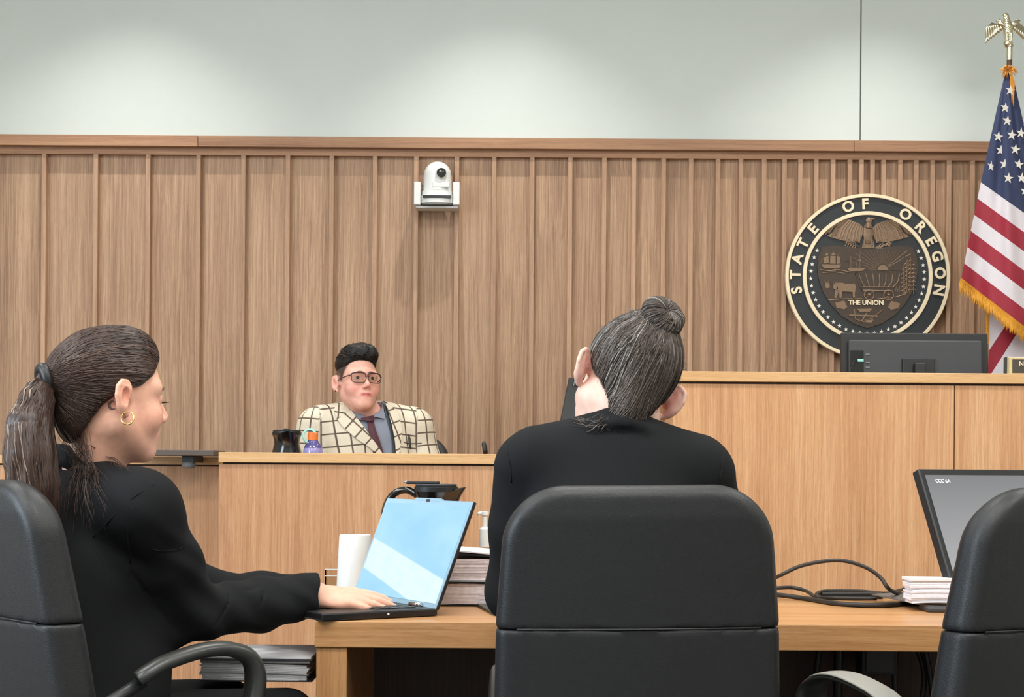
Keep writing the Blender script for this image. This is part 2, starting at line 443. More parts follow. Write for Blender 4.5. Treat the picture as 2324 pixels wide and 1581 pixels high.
# ------------------------------------------------------------------ the room
WY = 7.20
floor = struct(boxo('floor', -4.1, 4.1, -3.0, WY+.1, -.06, 0, 'floor'))
ceil = struct(boxo('ceiling', -4.1, 4.1, -3.0, WY+.1, CEIL, CEIL+.06, 'ceiling'))
wr = struct(boxo('wall_right', 4.1, 4.2, -3.0, WY+.1, 0, CEIL, 'side_wall'))
wre = struct(boxo('wall_rear', -4.1, 4.1, -3.1, -3.0, 0, CEIL, 'side_wall'))
wl = MB(); wl.box(-4.2, -4.1, -3, -.25, 0, CEIL).box(-4.2, -4.1, 2.85, WY+.1, 0, CEIL).box(-4.2, -4.1, -.25, 2.85, 0, .9).box(-4.2, -4.1, -.25, 2.85, 2.9, CEIL)
wl = struct(wl.build('wall_left', 'side_wall'))
w1 = MB(); w1.box(-4.19, -4.11, -.25, -.19, .9, 2.9).box(-4.19, -4.11, 2.79, 2.85, .9, 2.9).box(-4.19, -4.11, -.19, 2.79, .9, .96).box(-4.19, -4.11, -.19, 2.79, 2.84, 2.9).box(-4.19, -4.11, 1.27, 1.33, .96, 2.84)
w1 = struct(w1.build('window_1', 'white_plastic'))
for a, b in ((-.19, 1.27), (1.33, 2.79)): boxo('pane', -4.155, -4.145, a, b, .96, 2.84, 'clear', w1)
for (x, y) in PANELS:
    t = thing('ceiling_light', (x, y, CEIL), '%s flat rectangular ceiling light panel in the row %s' % ({-2.4: 'left', 0.0: 'centre', 2.4: 'right'}[x], {4.0: 'nearest the judge bench', 1.6: 'above the counsel table', -0.8: 'furthest from the judge bench'}[y]), 'ceiling light', 'ceiling light panels')
    m = MB(); m.box(x-.62, x+.62, y-.32, y-.29, CEIL-.03, CEIL).box(x-.62, x+.62, y+.29, y+.32, CEIL-.03, CEIL).box(x-.62, x-.59, y-.29, y+.29, CEIL-.03, CEIL).box(x+.59, x+.62, y-.29, y+.29, CEIL-.03, CEIL)
    m.build('frame', 'white_plastic', t); boxo('diffuser', x-.59, x+.59, y-.29, y+.29, CEIL-.012, CEIL-.004, 'white_plastic', t)
for (x, y), w_ in zip(DOWN, ('leftmost', 'second from the left', 'middle', 'second from the right', 'rightmost')):
    t = thing('downlight', (x, y, CEIL), 'small round recessed downlight above the slatted wall, ' + w_, 'downlight', 'downlights washing the slatted wall')
    MB().lathe([(.075, -.012), (.075, 0), (.055, 0), (.055, -.012), (.075, -.012)], (x, y, CEIL), cap=False).build('trim_ring', 'white_plastic', t, True, auto=40)
# back wall: backing, white upper panels, oak panels and slats
def wx(px, py=600, Y=WY): return P(px, py, Y).x
wall_back = struct(boxo('wall_back', -4.1, 4.1, WY+.02, WY+.1, 0, CEIL, 'wall'))
ZT = P(1162, 317, WY).z                        # underside of the white panels
seam = wx(1953, 160)
boxo('white_panel', -4.1, seam-.003, WY-.005, WY+.02, ZT, CEIL, 'wall', wall_back, .002)
boxo('white_panel', seam+.003, 4.1, WY-.005, WY+.02, ZT, CEIL, 'wall', wall_back, .002)
zt0 = ZT-.062
cuts = [-4.1, wx(455, 320), wx(1932, 330), 4.1]
for i in range(3):
    struct(boxo('trim_%d' % (i+1), cuts[i]+.0008, cuts[i+1]-.0008, WY-.062, WY+.02, ZT-.053, ZT-.004, 'trim', None, .002))
struct(boxo('trim_4', -4.1, 4.1, WY-.03, WY+.02, ZT-.085, ZT-.053, 'trim', None, .001))
SL = [105, 222, 340, 454, 555, 656, 755, 853, 946, 1038, 1122, 1208, 1294, 1371, 1438, 1505, 1567, 1628, 1680, 1732, 1778, 1814, 1850, 1888, 1926, 1952, 1977, 2002, 2040, 2076, 2113, 2150, 2203, 2256, 2310, 2370, 2432, 2500, 2575]
xs = [wx(p, 345) for p in SL]
step = xs[1]-xs[0]
while xs[0] > -3.9: xs.insert(0, xs[0]-step)
while xs[-1] < 3.9: xs.append(xs[-1]+.19)
zb, zt = .10, ZT-.085
sw, sd = .021, .034
slat_me = None
for x in xs:
    if slat_me is None:
        o = boxo('slat', x-sw/2, x+sw/2, WY-sd, WY+.004, zb, zt, 'slat', wall_back, .0015); slat_me = o.data; zc = WL[o]
    else: put('slat', slat_me, None, wall_back, (x, zc.y, zc.z))
ed = [-4.1]+xs+[4.1]
for a, b in zip(ed[:-1], ed[1:]):
    if b-a < .03: continue
    y = WY-.004*random.random()
    boxo('oak_panel', a+sw/2*.6, b-sw/2*.6, y, WY+.019, zb, zt, 'slatwood', wall_back)
struct(boxo('baseboard_back', -4.1, 4.1, WY-.03, WY+.02, 0, .10, 'trim', None, .002))
# ------------------------------------------------------------------ judge bench
BY = 5.60
bxl = P(1527, 900, BY).x; bz = P(1900, 845, BY).z; bz0 = P(1900, 868, BY).z
bx1 = 2.9; bsm = P(2166, 1000, BY).x
bench = thing('judge_bench', ((bxl+bx1)/2, BY+.4, 0), 'tall oak judge bench with pale ledge and flush vertical panels', 'bench')
boxo('top_ledge', bxl-.004, bx1, BY-.015, BY+.16, bz0, bz, 'ledge', bench, .0025)
boxo('plinth', bxl+.01, bx1, BY+.012, BY+.05, 0, bz0, 'darkpanel', bench)
for a, b in ((bxl, bsm-.002), (bsm+.002, bsm+1.12), (bsm+1.124, bx1)):
    boxo('front_panel', a, b, BY, BY+.012, .02, bz0-.007, 'bench', bench, .001)
boxo('side_panel', bxl, bxl+.025, BY+.05, WY-.36, 0, bz0-.006, 'bench', bench)
boxo('side_ledge', bxl-.004, bxl+.05, BY+.16, WY-.36, bz0, bz, 'ledge', bench, .002)
boxo('desk_surface', bxl+.025, bx1, BY+.05, BY+.75, 1.13, 1.16, 'ledge', bench)
# ------------------------------------------------------------------ witness stand and the desk wing beside it
SY = 5.75
sxl = P(497, 1100, SY).x; sz = P(812, 1028, SY).z; sz0 = P(812, 1051, SY).z
stand = thing('witness_stand', ((sxl+bxl)/2, SY+.3, 0), 'lower oak witness stand with pale ledge, attached left of the judge bench', 'witness stand')
boxo('top_ledge', sxl, bxl-.006, SY-.015, SY+.10, sz0, sz, 'ledge', stand, .0025)
boxo('front_panel', sxl, bxl-.002, SY, SY+.02, .02, sz0-.006, 'stand', stand, .001)
boxo('backing', sxl+.01, bxl-.006, SY+.021, SY+.05, 0, sz0, 'darkpanel', stand)
boxo('side_panel', sxl, sxl+.02, SY+.05, SY+.22, .02, sz0-.006, 'stand', stand, .001)
boxo('inner_desk', sxl+.02, bxl-.006, SY+.05, SY+.42, .895, .92, 'ledge', stand, .002)
plat = struct(boxo('floor_platform', -3.4, 3.2, SY+.06, WY-.031, 0.0, .19, 'floor'))
GY = 5.97
gz = P(400, 1036, GY).z
wing = thing('clerk_desk', (-2.2, GY+.2, 0), 'oak desk wing set back at the left of the witness stand', 'desk')
boxo('front_panel', -3.4, sxl-.001, GY, GY+.02, .02, gz-.036, 'stand', wing, .001)
boxo('backing', -3.4, sxl-.004, GY+.021, GY+.05, 0, gz-.03, 'darkpanel', wing)
boxo('top_ledge', -3.4, sxl-.002, GY-.012, GY+.10, gz-.03, gz, 'ledge', wing, .002)
boxo('desk_surface', -3.4, sxl-.004, GY+.05, GY+.5, .895, .92, 'ledge', wing)
# dark flip-up shelf clamped in front of the wing
a = P(306, 1021, 5.86); b = P(501, 1022, 5.86)
shf = thing('side_shelf', ((a.x+b.x)/2, 5.86, b.z), 'thin dark grey shelf on a round grey bracket above the desk wing', 'shelf')
boxo('shelf_board', a.x, b.x, 5.72, 5.955, b.z-.021, b.z, plain('dark_laminate', (86, 74, 66), .45), shf, .002)
c = P(429, 1045, 5.80)
m = MB(); m.box(c.x-.022, c.x+.022, 5.78, 5.957, b.z-.045, b.z-.021, .002); m.build('bracket', 'dark_grey', shf)
MB().lathe([(.001, -.022), (.018, -.021), (.025, -.014), (.025, -.004), (.022, 0)], (c.x, 5.80, b.z-.045)).build('knob', 'grey', shf, True, auto=50)
# ------------------------------------------------------------------ counsel table
TY0, TY1, TZ = 3.32, 4.13, .74
txl = P(714, 1430, TY0).x; tx1 = 1.75
table = thing('counsel_table', ((txl+tx1)/2, (TY0+TY1)/2, 0), 'long oak counsel table with a thick edge and slab leg', 'table')
boxo('table_top', txl, tx1, TY0, TY1, TZ-.055, TZ, 'tabletop', table, .0018)
lw = P(787, 1500, TY0+.005).x
boxo('slab_leg', txl+.003, lw, TY0+.006, TY1-.006, 0, TZ-.056, 'tableleg', table, .0015)
boxo('slab_leg', tx1-(lw-txl), tx1-.003, TY0+.006, TY1-.006, 0, TZ-.056, 'tableleg', table, .0015)
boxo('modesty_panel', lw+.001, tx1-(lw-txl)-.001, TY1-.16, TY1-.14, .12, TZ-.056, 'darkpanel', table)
# ------------------------------------------------------------------ chairs
def yawM(loc, yaw, roll=0):
    """local x right, y forward, z up; yaw 0 faces +Y, positive turns left"""
    return Matrix.Translation(loc) @ Matrix.Rotation(yaw, 4, 'Z') @ Matrix.Rotation(roll, 4, 'Y')
def tf(M4, V):
    R = np.array(M4.to_3x3(), np.float32); return V@R.T+np.array(M4.translation[:], np.float32)
CH = {}
def chair_meshes():
    rec = math.radians(9)
    def slab(z0, z1, top):
        def f(p):
            z = p[:, 2]; y = p[:, 1]+(z-.50)*math.tan(rec)+.035*np.clip((z-.75)/.3, 0, 1)**2*0
            y = y-.02*(p[:, 0]/.25)**2                              # wraps slightly forward at the sides
            w = np.interp(z, [.45, .66, .80, 1.04], [.236, .250, .246, .226]).astype(np.float32)
            x = np.abs(p[:, 0])
            r = .10 if top else .03
            qx = x-(w-r); qz = np.maximum(z-(z1-r), (z0+.03)-z) if top else np.abs(z-(z0+z1)/2)-((z1-z0)/2-.03)
            if top: qz = np.where(z > (z0+z1)/2, z-(z1-r), (z0+r-.0)-z); 
            rr = r
            if top: rr = np.where(z > (z0+z1)/2, r, r); 
            d2 = np.sqrt(np.maximum(qx, 0)**2+np.maximum(qz, 0)**2)+np.minimum(np.maximum(qx, qz), 0)-r
            if top:   # square lower end
                qz2 = np.maximum(z-(z1-r), -9); d2 = np.sqrt(np.maximum(qx, 0)**2+np.maximum(qz2, 0)**2)+np.minimum(np.maximum(qx, qz2), 0)-r
                pass
            else:
                d2 = np.maximum(x-w, z0-z)
            th = np.interp(z, [.45, .75, .98, 1.04], [.040, .038, .034, .026]).astype(np.float32)
            dy = np.abs(y)-th
            k = .024
            a = np.maximum(d2+k, 0); b = np.maximum(dy+k, 0)
            body = np.sqrt(a*a+b*b)+np.minimum(np.maximum(d2+k, dy+k), 0)-k+.0012*np.exp(-((dy+.012)/.004)**2)
            return I(body, (z0-z) if top else (z-z1), .004)
        return f
    CH['upper'] = sdf_net(slab(.788, 1.035, True), (-.27, -.22, .74), (.27, .16, 1.06), .0055)
    CH['lower'] = sdf_net(slab(.44, .787, False), (-.27, -.16, .42), (.27, .16, .83), .0065)
    def seat(p):
        d = s_box(p, (0, .27, .455), (.245, .25, .045), .04); return d
    CH['seat'] = sdf_net(seat, (-.26, 0, .39), (.26, .54, .52), .009)
chair_meshes()
def office_chair(loc, yaw, label, roll=0, arm=0.0, group='black leather office chairs at the counsel table', rise=0.0, scale=1.0, arm_x=.275, arm_y=0.0, arm_w=1.65, arm_t=1.0, pad=False):
    t = thing('office_chair', loc, label, 'chair', group)
    M4 = yawM(loc, yaw, roll)
    M4 = M4 @ Matrix.Diagonal((scale, scale, scale, 1)) @ Matrix.Translation((0, 0, rise))
    for nm, key, mt in (('upper_back_panel', 'upper', 'leather'), ('lower_back_panel', 'lower', 'leather'), ('seat', 'seat', 'leather')):
        V, Q = CH[key]; V = tf(M4, V); c = V.mean(0)
        put(nm, mesh_from(nm, V-c, Q, True), mt, t, Vector(c.tolist()))
    # stitched seam across the back
    m = MB(M4); m.tube([(x, -.038-(.788-.5)*math.tan(math.radians(9))+.02*(x/.25)**2, .788) for x in np.linspace(-.21, .21, 13)], .0016, 5); m.build('stitched_seam', 'leather_side', t, True)
    for s in (-1, 1):
        X = s*arm_x; h = .685+arm
        pts = [(X*.99, .035, h-.045), (X, .05, h-.036), (X, .09, h-.018), (X, .16, h-.002), (X, .215, h-.003), (X, .255, h-.022), (X, .268, h-.06), (X, .258, h-.12), (X*.97, .235, h-.19), (X*.9, .21, .43)]
        pts = [(x_, y_+arm_y, z_) for i_, (x_, y_, z_) in enumerate(pts)]
        MB(M4).tube([(X*.99, pts[0][1]+.012, pts[0][2]-.004), (X*.94, .0, h-.11), (X*.82, -.02, h-.16)], [.012, .013, .012], 8).build('armrest_bracket', 'black', t, True)
        m = MB(M4); pts = spline(pts, 4); rr = np.interp(np.linspace(0, 9, len(pts)), range(10), [.013, .014, .014, .014, .0145, .016, .018, .018, .017, .015]); m.tube(pts, list(rr), 10, flat=(arm_w, arm_t), ref=(1, 0, 0)); a_ = m.build('armrest', 'arm_plastic', t, True)
        if pad:  # pad: thin pale strip that paints the ceiling sheen along the arm top
            m = MB(M4); m.tube([(x_, y_, z_+.006) for x_, y_, z_ in pts[3:19]], .0145, 12, flat=(arm_w*.96, .32), ref=(1, 0, 0)); m.build('arm_sheen', 'sheen_grey', a_, True, label='light grey strip painting the sheen on the armrest top')
    MB(M4).lathe([(.03, .12), (.03, .30), (.022, .30), (.022, .41)], (0, .26, 0)).build('gas_column', 'black', t, True, auto=40)
    for i in range(5):
        q = 2*math.pi*i/5+.3; dx, dy = math.cos(q), math.sin(q)
        m = MB(M4); m.tube([(0, .26, .12), (dx*.15, .26+dy*.15, .105), (dx*.29, .26+dy*.29, .075)], [.026, .02, .014], 8); m.build('base_leg', 'black', t, True)
        m = MB(M4); m.lathe([(.01, -.022), (.03, -.02), (.031, 0), (.03, .02), (.01, .022)], (dx*.29, .26+dy*.29, .031), axis=(-dy, dx, 0), k=16); m.build('caster', 'black', t, True, auto=40)
    return t
# ------------------------------------------------------------------ pan-tilt camera on the wall
def wall_camera():
    Y = WY-.10; k = Y/F
    c = P(995, 440, Y); t = thing('security_camera', (c.x, WY-.03, c.z), 'white dome-topped pan tilt camera bracketed high on the slatted wall', 'camera')
    X = lambda px: P(px, 440, Y).x
    Z = lambda py: P(995, py, Y).z
    cx = X(993)
    def dome(p):
        q = p-A(cx, Y, 0); R = .0005
        zt_, zb_ = Z(367), Z(437); rad = (X(1026)-X(964))/2
        z = p[:, 2]; rr = rad*(1-.0*(z)); taper = np.interp(z, [zb_, zt_-rad], [rad+.004, rad]).astype(np.float32)
        d = np.where(z > zt_-rad, np.sqrt(q[:, 0]**2+q[:, 1]**2+(z-(zt_-rad))**2)-rad, np.sqrt(q[:, 0]**2+q[:, 1]**2)-taper)
        return np.maximum(d, zb_-z)
    rad = .06
    sdfo('camera_head', dome, (cx-.09, Y-.09, Z(445)), (cx+.09, Y+.09, Z(360)), .003, 'white_plastic', t)
    # base block with rounded plan and slot
    m = MB(); pl = []
    for q in np.linspace(0, 2*math.pi, 33)[:-1]:
        pl.append((cx+.074*math.copysign(abs(math.cos(q))**.6, math.cos(q)), Y+.07*math.copysign(abs(math.sin(q))**.75, math.sin(q))))
    fr = lambda u, v, d: (u, v, d)
    m.prism(pl, Z(464), Z(447), fr); m.build('base', 'white_plastic', t, bev=0)
    m = MB(); m.prism([(cx+(u-cx)*.94, Y+(v-Y)*.94) for u, v in pl], Z(447), Z(437), fr); m.build('turntable', 'white_plastic', t)
    m = MB(); m.prism([(cx+(u-cx)*.98, Y+(v-Y)*.98) for u, v in pl], Z(468), Z(464.2), fr); m.build('base_plate', 'grey', t)
    fy = Y-.07
    boxo('sensor_window', X(961), X(1026), fy-.003, fy+.012, Z(455), Z(449), 'gloss_black', t, .001)
    # lens housing
    lx, lz = X(1002), Z(398)
    d = Vector((.10, -1, -.06)).normalized()
    m = MB(); m.lathe([(.025, -.03), (.025, .018), (.0235, .021)], Vector((lx, Y-.052, lz)), axis=d); m.build('lens_hood', 'white_plastic', t, True, auto=40)
    ob = MB(); ob.lathe([(.0215, .019), (.021, .0235), (.014, .0235), (.013, .021), (.001, .0225)], Vector((lx, Y-.052, lz)), axis=d); ob.build('lens', 'gloss_black', t, True, auto=40)
    boxo('front_plate', X(983), X(1021), Y-.0655, Y-.05, Z(431), Z(418), 'white_plastic', t, .004)
    # bracket: two side plates, arms and wall plate
    for (a, b) in ((941, 956), (1029, 1044)):
        boxo('bracket_side', X(a), X(b), Y-.055, WY-.034, Z(469), Z(417), 'white_plastic', t, .004)
    boxo('bracket_shelf', X(945), X(1040), Y-.03, WY-.034, Z(474), Z(469.5), 'white_plastic', t, .001)
    MB().lathe([(.004, 0), (.004, .004)], (X(958.5), Y-.02, Z(423)), axis=(0, -1, 0), k=10).build('screw', 'dark_grey', t)
wall_camera()
# ------------------------------------------------------------------ seal
def star_poly(r, r2=.40, rot=math.pi/2, c=(0, 0)):
    return [(c[0]+(r if i % 2 == 0 else r*r2)*math.cos(rot+i*math.pi/5), c[1]+(r if i % 2 == 0 else r*r2)*math.sin(rot+i*math.pi/5)) for i in range(10)]
def seal():
    Y = WY-.036; k = Y/F; c = P(1967, 628, Y)
    t = thing('wall_seal', (c.x, Y, c.z), 'round bronze and dark state seal lettered STATE OF OREGON', 'seal')
    D = lambda u, v, d: (c.x+u*k, Y-.012-d, c.z+v*k)               # seal-plane pixels, d metres proud
    def ring(r0, r1, d0, d1, name, mat):
        m = MB(); m.lathe([(r0*k, d0), (r1*k, d0), (r1*k, d1), ((r1-.8)*k, d1+.0015), ((r0+.8)*k, d1+.0015), (r0*k, d1), (r0*k, d0)], D(0, 0, 0), axis=(0, -1, 0), k=96, cap=False)
        return m.build(name, mat, t, True, auto=35)
    m = MB(); m.lathe([(.001, -.011), (185*k, -.011), (185*k, .004), (.001, .004)], D(0, 0, 0), axis=(0, -1, 0), k=96); m.build('disc', 'seal_dark', t, True, auto=35)
    ring(179, 186.5, -.010, .012, 'outer_rim', 'seal_cream'); ring(138.5, 147, .003, .011, 'inner_rim', 'seal_cream')
    # letters round the rim
    for ch, ang in zip('STATEOFOREGON', (191.5, 179, 166.5, 153.5, 139.5, 106, 92.5, 59, 43.5, 29.5, 16.5, 3.0, -10.5)):
        me = text_mesh(ch, 33*k, .003, .0022); q = math.radians(ang)
        o = put('letter', me, 'seal_cream', t, D(163*math.cos(q), 163*math.sin(q), .0065))
        o.rotation_euler = (Matrix.Rotation(math.pi/2, 4, 'X') @ Matrix.Rotation(q-math.pi/2, 4, 'Z')).to_euler()
    st = None
    for i in range(33):
        q = math.radians(153.2+i*233.6/32)
        p = D(128.5*math.cos(q), 128.5*math.sin(q), .004)
        if st is None:
            m = MB(); m.prism([(u*k, v*k) for u, v in star_poly(5.2)], 0, -.004); o = m.build('star', 'star_white', t); st = o.data
            o.location = Vector(p)-WL[t]
        else: put('star', st, None, t, p)
    # bronze shield (coordinates below are the crop's pixels, turned to seal pixels)
    s = lambda x, y: ((x-783)/3.437, (715-y)/3.437)
    sh = [(430, 492), (500, 478), (783, 500), (1065, 478), (1130, 492), (1160, 560), (1172, 640), (1160, 740), (1125, 840), (1065, 935), (985, 1020), (890, 1080), (783, 1116), (676, 1080), (580, 1020), (500, 935), (440, 840), (405, 740), (392, 640), (402, 560)]
    m = MB(); m.prism([s(*p) for p in sh], .003, .009, D); m.build('shield', 'bronze', t, bev=.0015)
    def relief(name, polys, tubes=(), mat='bronze_hi', d0=.007, d1=.012, extra=None):
        m = MB()
        for pl in polys: m.prism([s(*p) for p in pl], d0, d1, D)
        for pts, w in tubes: m.tube([D(*s(*p), d1-.002) for p in pts], w*k/3.437, 5)
        if extra: extra(m)
        return m.build(name, mat, t)
    # eagle
    eb = lambda m: (m.ball(D(*s(783, 380), .012), (12*k, .009, 26*k)), m.ball(D(*s(788, 285), .014), (8*k, .008, 8*k)), m.tube([D(*s(783, 340), .013), D(*s(786, 300), .015)], [9*k, 6*k], 8), m.tube([D(*s(800, 275), .016), D(*s(826, 272), .016), D(*s(836, 285), .014)], [3*k, 2.4*k, .4*k], 6),
          m.tube([D(*s(760, 420), .012), D(*s(752, 480), .012)], [4*k, 2*k], 6), m.tube([D(*s(806, 420), .012), D(*s(812, 480), .012)], [4*k, 2*k], 6))
    relief('eagle_body', [[(745, 430), (820, 430), (835, 495), (735, 495)]], extra=eb)
    for sg in (-1, 1):
        X = lambda x: 783+sg*x
        tb = []
        for i in range(11):                                            # feathers fan from the shoulder
            f = i/10; a = (X(55+f*150-max(0, f-.8)*60), 330-52*math.sin(f*2.3)); e = (X(70+f*265), 455-62*f**1.5-(18 if i % 2 else 0))
            mid = ((a[0]*.45+e[0]*.55)+sg*18*f, (a[1]*.5+e[1]*.5)-6)
            tb.append(([a, mid, e], 11-3*f))
        relief('eagle_wing', [[(X(25), 345), (X(70), 305), (X(125), 285), (X(190), 300), (X(255), 360), (X(320), 405), (X(250), 425), (X(150), 450), (X(60), 440)]], tb, 'bronze_hi' if sg > 0 else 'bronze_hi', .005, .0085)
    relief('olive_branch', [], [([(710, 485), (600, 450)], 4)]+[([(690-i*18, 478-i*6), (682-i*18, 450-i*4)], 5) for i in range(5)]+[([(690-i*18, 482-i*6), (676-i*18, 500-i*5)], 5) for i in range(5)], d0=.004, d1=.009)
    relief('arrow_bundle', [[(945, 448), (972, 456), (950, 470)], [(935, 470), (962, 462), (950, 488)]], [([(850, 495), (945, 452)], 4), ([(855, 500), (950, 462)], 4), ([(840, 495), (925, 440)], 4), ([(850, 500), (940, 492)], 4)], d0=.004, d1=.009)
    # rising sun with rays
    relief('sun', [[(900+42*math.cos(q), 668-42*math.sin(q)) for q in np.linspace(0, math.pi, 13)]])
    rays = []
    for i in range(21):
        q = math.radians(6+i*8.4); r1 = min(260, 160/max(.25, math.sin(q))); rays.append(([(900+54*math.cos(q), 668-54*math.sin(q)), (900+r1*math.cos(q)*.97, 668-r1*math.sin(q)*.97)], 3))
    rays = [r for r in rays if r[0][1][0] > 470 and r[0][1][0] < 1130]
    relief('sun_rays', [], rays, d0=.008, d1=.010)
    for pl in ([(960, 668), (1030, 590), (1075, 560), (1110, 600), (1150, 668)], [(640, 668), (700, 610), (760, 640), (800, 668)], [(560, 590), (620, 560), (680, 580), (640, 605)]): relief('mountain', [pl], mat='bronze', d1=.0105)
    relief('sailing_ship', [[(420, 625), (575, 625), (560, 655), (440, 655)], [(440, 570), (475, 560), (478, 615), (436, 618)], [(490, 560), (530, 560), (532, 620), (488, 620)], [(540, 560), (565, 565), (568, 618), (540, 620)], [(448, 545), (472, 540), (474, 555), (446, 558)], [(500, 540), (528, 538), (528, 555), (498, 556)]], [([(460, 640), (462, 530)], 4), ([(510, 640), (515, 520)], 4), ([(550, 640), (552, 540)], 4), ([(405, 630), (440, 575)], 3)])
    relief('steam_ship', [[(620, 655), (765, 650), (740, 675), (640, 678)]], [([(650, 655), (650, 560)], 4), ([(720, 650), (720, 535)], 4), ([(690, 650), (700, 600), (730, 590)], 4)])
    relief('water_lines', [], [([(410, 668), (480, 676), (560, 668), (640, 684)], 4), ([(430, 690), (520, 684), (600, 694)], 3), ([(500, 672), (540, 662)], 3)])
    # covered wagon
    wg = relief('wagon_cover', [[(685, 690), (700, 680), (1035, 690), (990, 800), (950, 830), (740, 830), (715, 790)]], [([(690+a*52, 690), (722+a*44, 760), (745+a*38, 828)], 6) for a in range(7)]+[([(682, 700), (695, 682), (722, 700), (745, 790), (735, 830)], 7)], mat='bronze', d1=.0115)
    relief('wagon_ribs', [], [([(712+a*53, 694), (738+a*46, 760), (760+a*36, 800)], 5) for a in range(7)]+[([(740, 800), (985, 800)], 5), ([(745, 825), (970, 828)], 5)], d0=.011, d1=.0135)
    for (x, y) in ((793, 860), (945, 860)):
        relief('wagon_wheel', [], [([(x+38*math.cos(q), y+38*math.sin(q)) for q in np.linspace(0, 2*math.pi, 19)], 5)]+[([(x, y), (x+36*math.cos(q), y+36*math.sin(q))], 2.4) for q in np.linspace(0, 2*math.pi, 9)[:-1]]+[([(x-8, y), (x+8, y)], 9)], d1=.0135)
    for dx, dy in ((0, 0), (-62, -10)):
        relief('ox', [[(555+dx, 778+dy), (680+dx, 775+dy), (690+dx, 800+dy), (682+dx, 850+dy), (684+dx, 882+dy), (668+dx, 882+dy), (664+dx, 838+dy), (585+dx, 835+dy), (578+dx, 885+dy), (562+dx, 885+dy), (560+dx, 835+dy), (540+dx, 815+dy)] if dx == 0 else [(530, 765), (600, 768), (560, 830), (540, 885), (524, 885), (528, 830)], [(545+dx, 780+dy), (520+dx, 775+dy), (512+dx, 800+dy), (522+dx, 822+dy), (550+dx, 815+dy)]], [([(520+dx, 778+dy), (508+dx, 762+dy)], 4), ([(538+dx, 776+dy), (545+dx, 760+dy)], 4)], d1=.0135 if dx == 0 else .011)
    relief('trees', [], [([(x, 850), (x+2, 560+dy)], 4) for x, dy in ((1085, 20), (1112, 0), (1140, 30), (1060, 70))]+[([(x-16, y), (x, y-12), (x+16, y)], 4) for x, dy in ((1085, 20), (1112, 0), (1140, 30), (1060, 70)) for y in range(600+dy, 850, 32)], d1=.0115)
    relief('grass', [], [([(1000+i*14, 830+(i % 3)*6), (1006+i*13, 790+(i % 2)*20)], 3) for i in range(7)]+[([(860, 890), (1000, 875), (1080, 850)], 4), ([(480, 900), (600, 892), (740, 890)], 4)], d1=.011)
    for pl in ([(530, 925), (600, 905), (625, 955), (600, 975), (540, 960)], [(1035, 925), (965, 905), (940, 955), (965, 975), (1025, 960)]): relief('banner_end', [pl], d1=.012)
    relief('plough', [[(640, 1012), (865, 1018), (862, 1030), (640, 1024)], [(700, 970), (820, 965), (800, 990), (720, 992)], [(760, 1060), (830, 1050), (815, 1076), (770, 1074)]], [([(680, 970), (690, 1050), (760, 1072)], 5), ([(900, 975), (820, 1040), (760, 1060)], 5), ([(780, 1000), (740, 1062)], 5)])
    me = text_mesh('THE UNION', 14.6*k, .002, .0009)
    o = put('motto_lettering', me, 'seal_cream', t, D(*s(770, 922), .013)); o.rotation_euler = (math.pi/2, 0, 0)
seal()
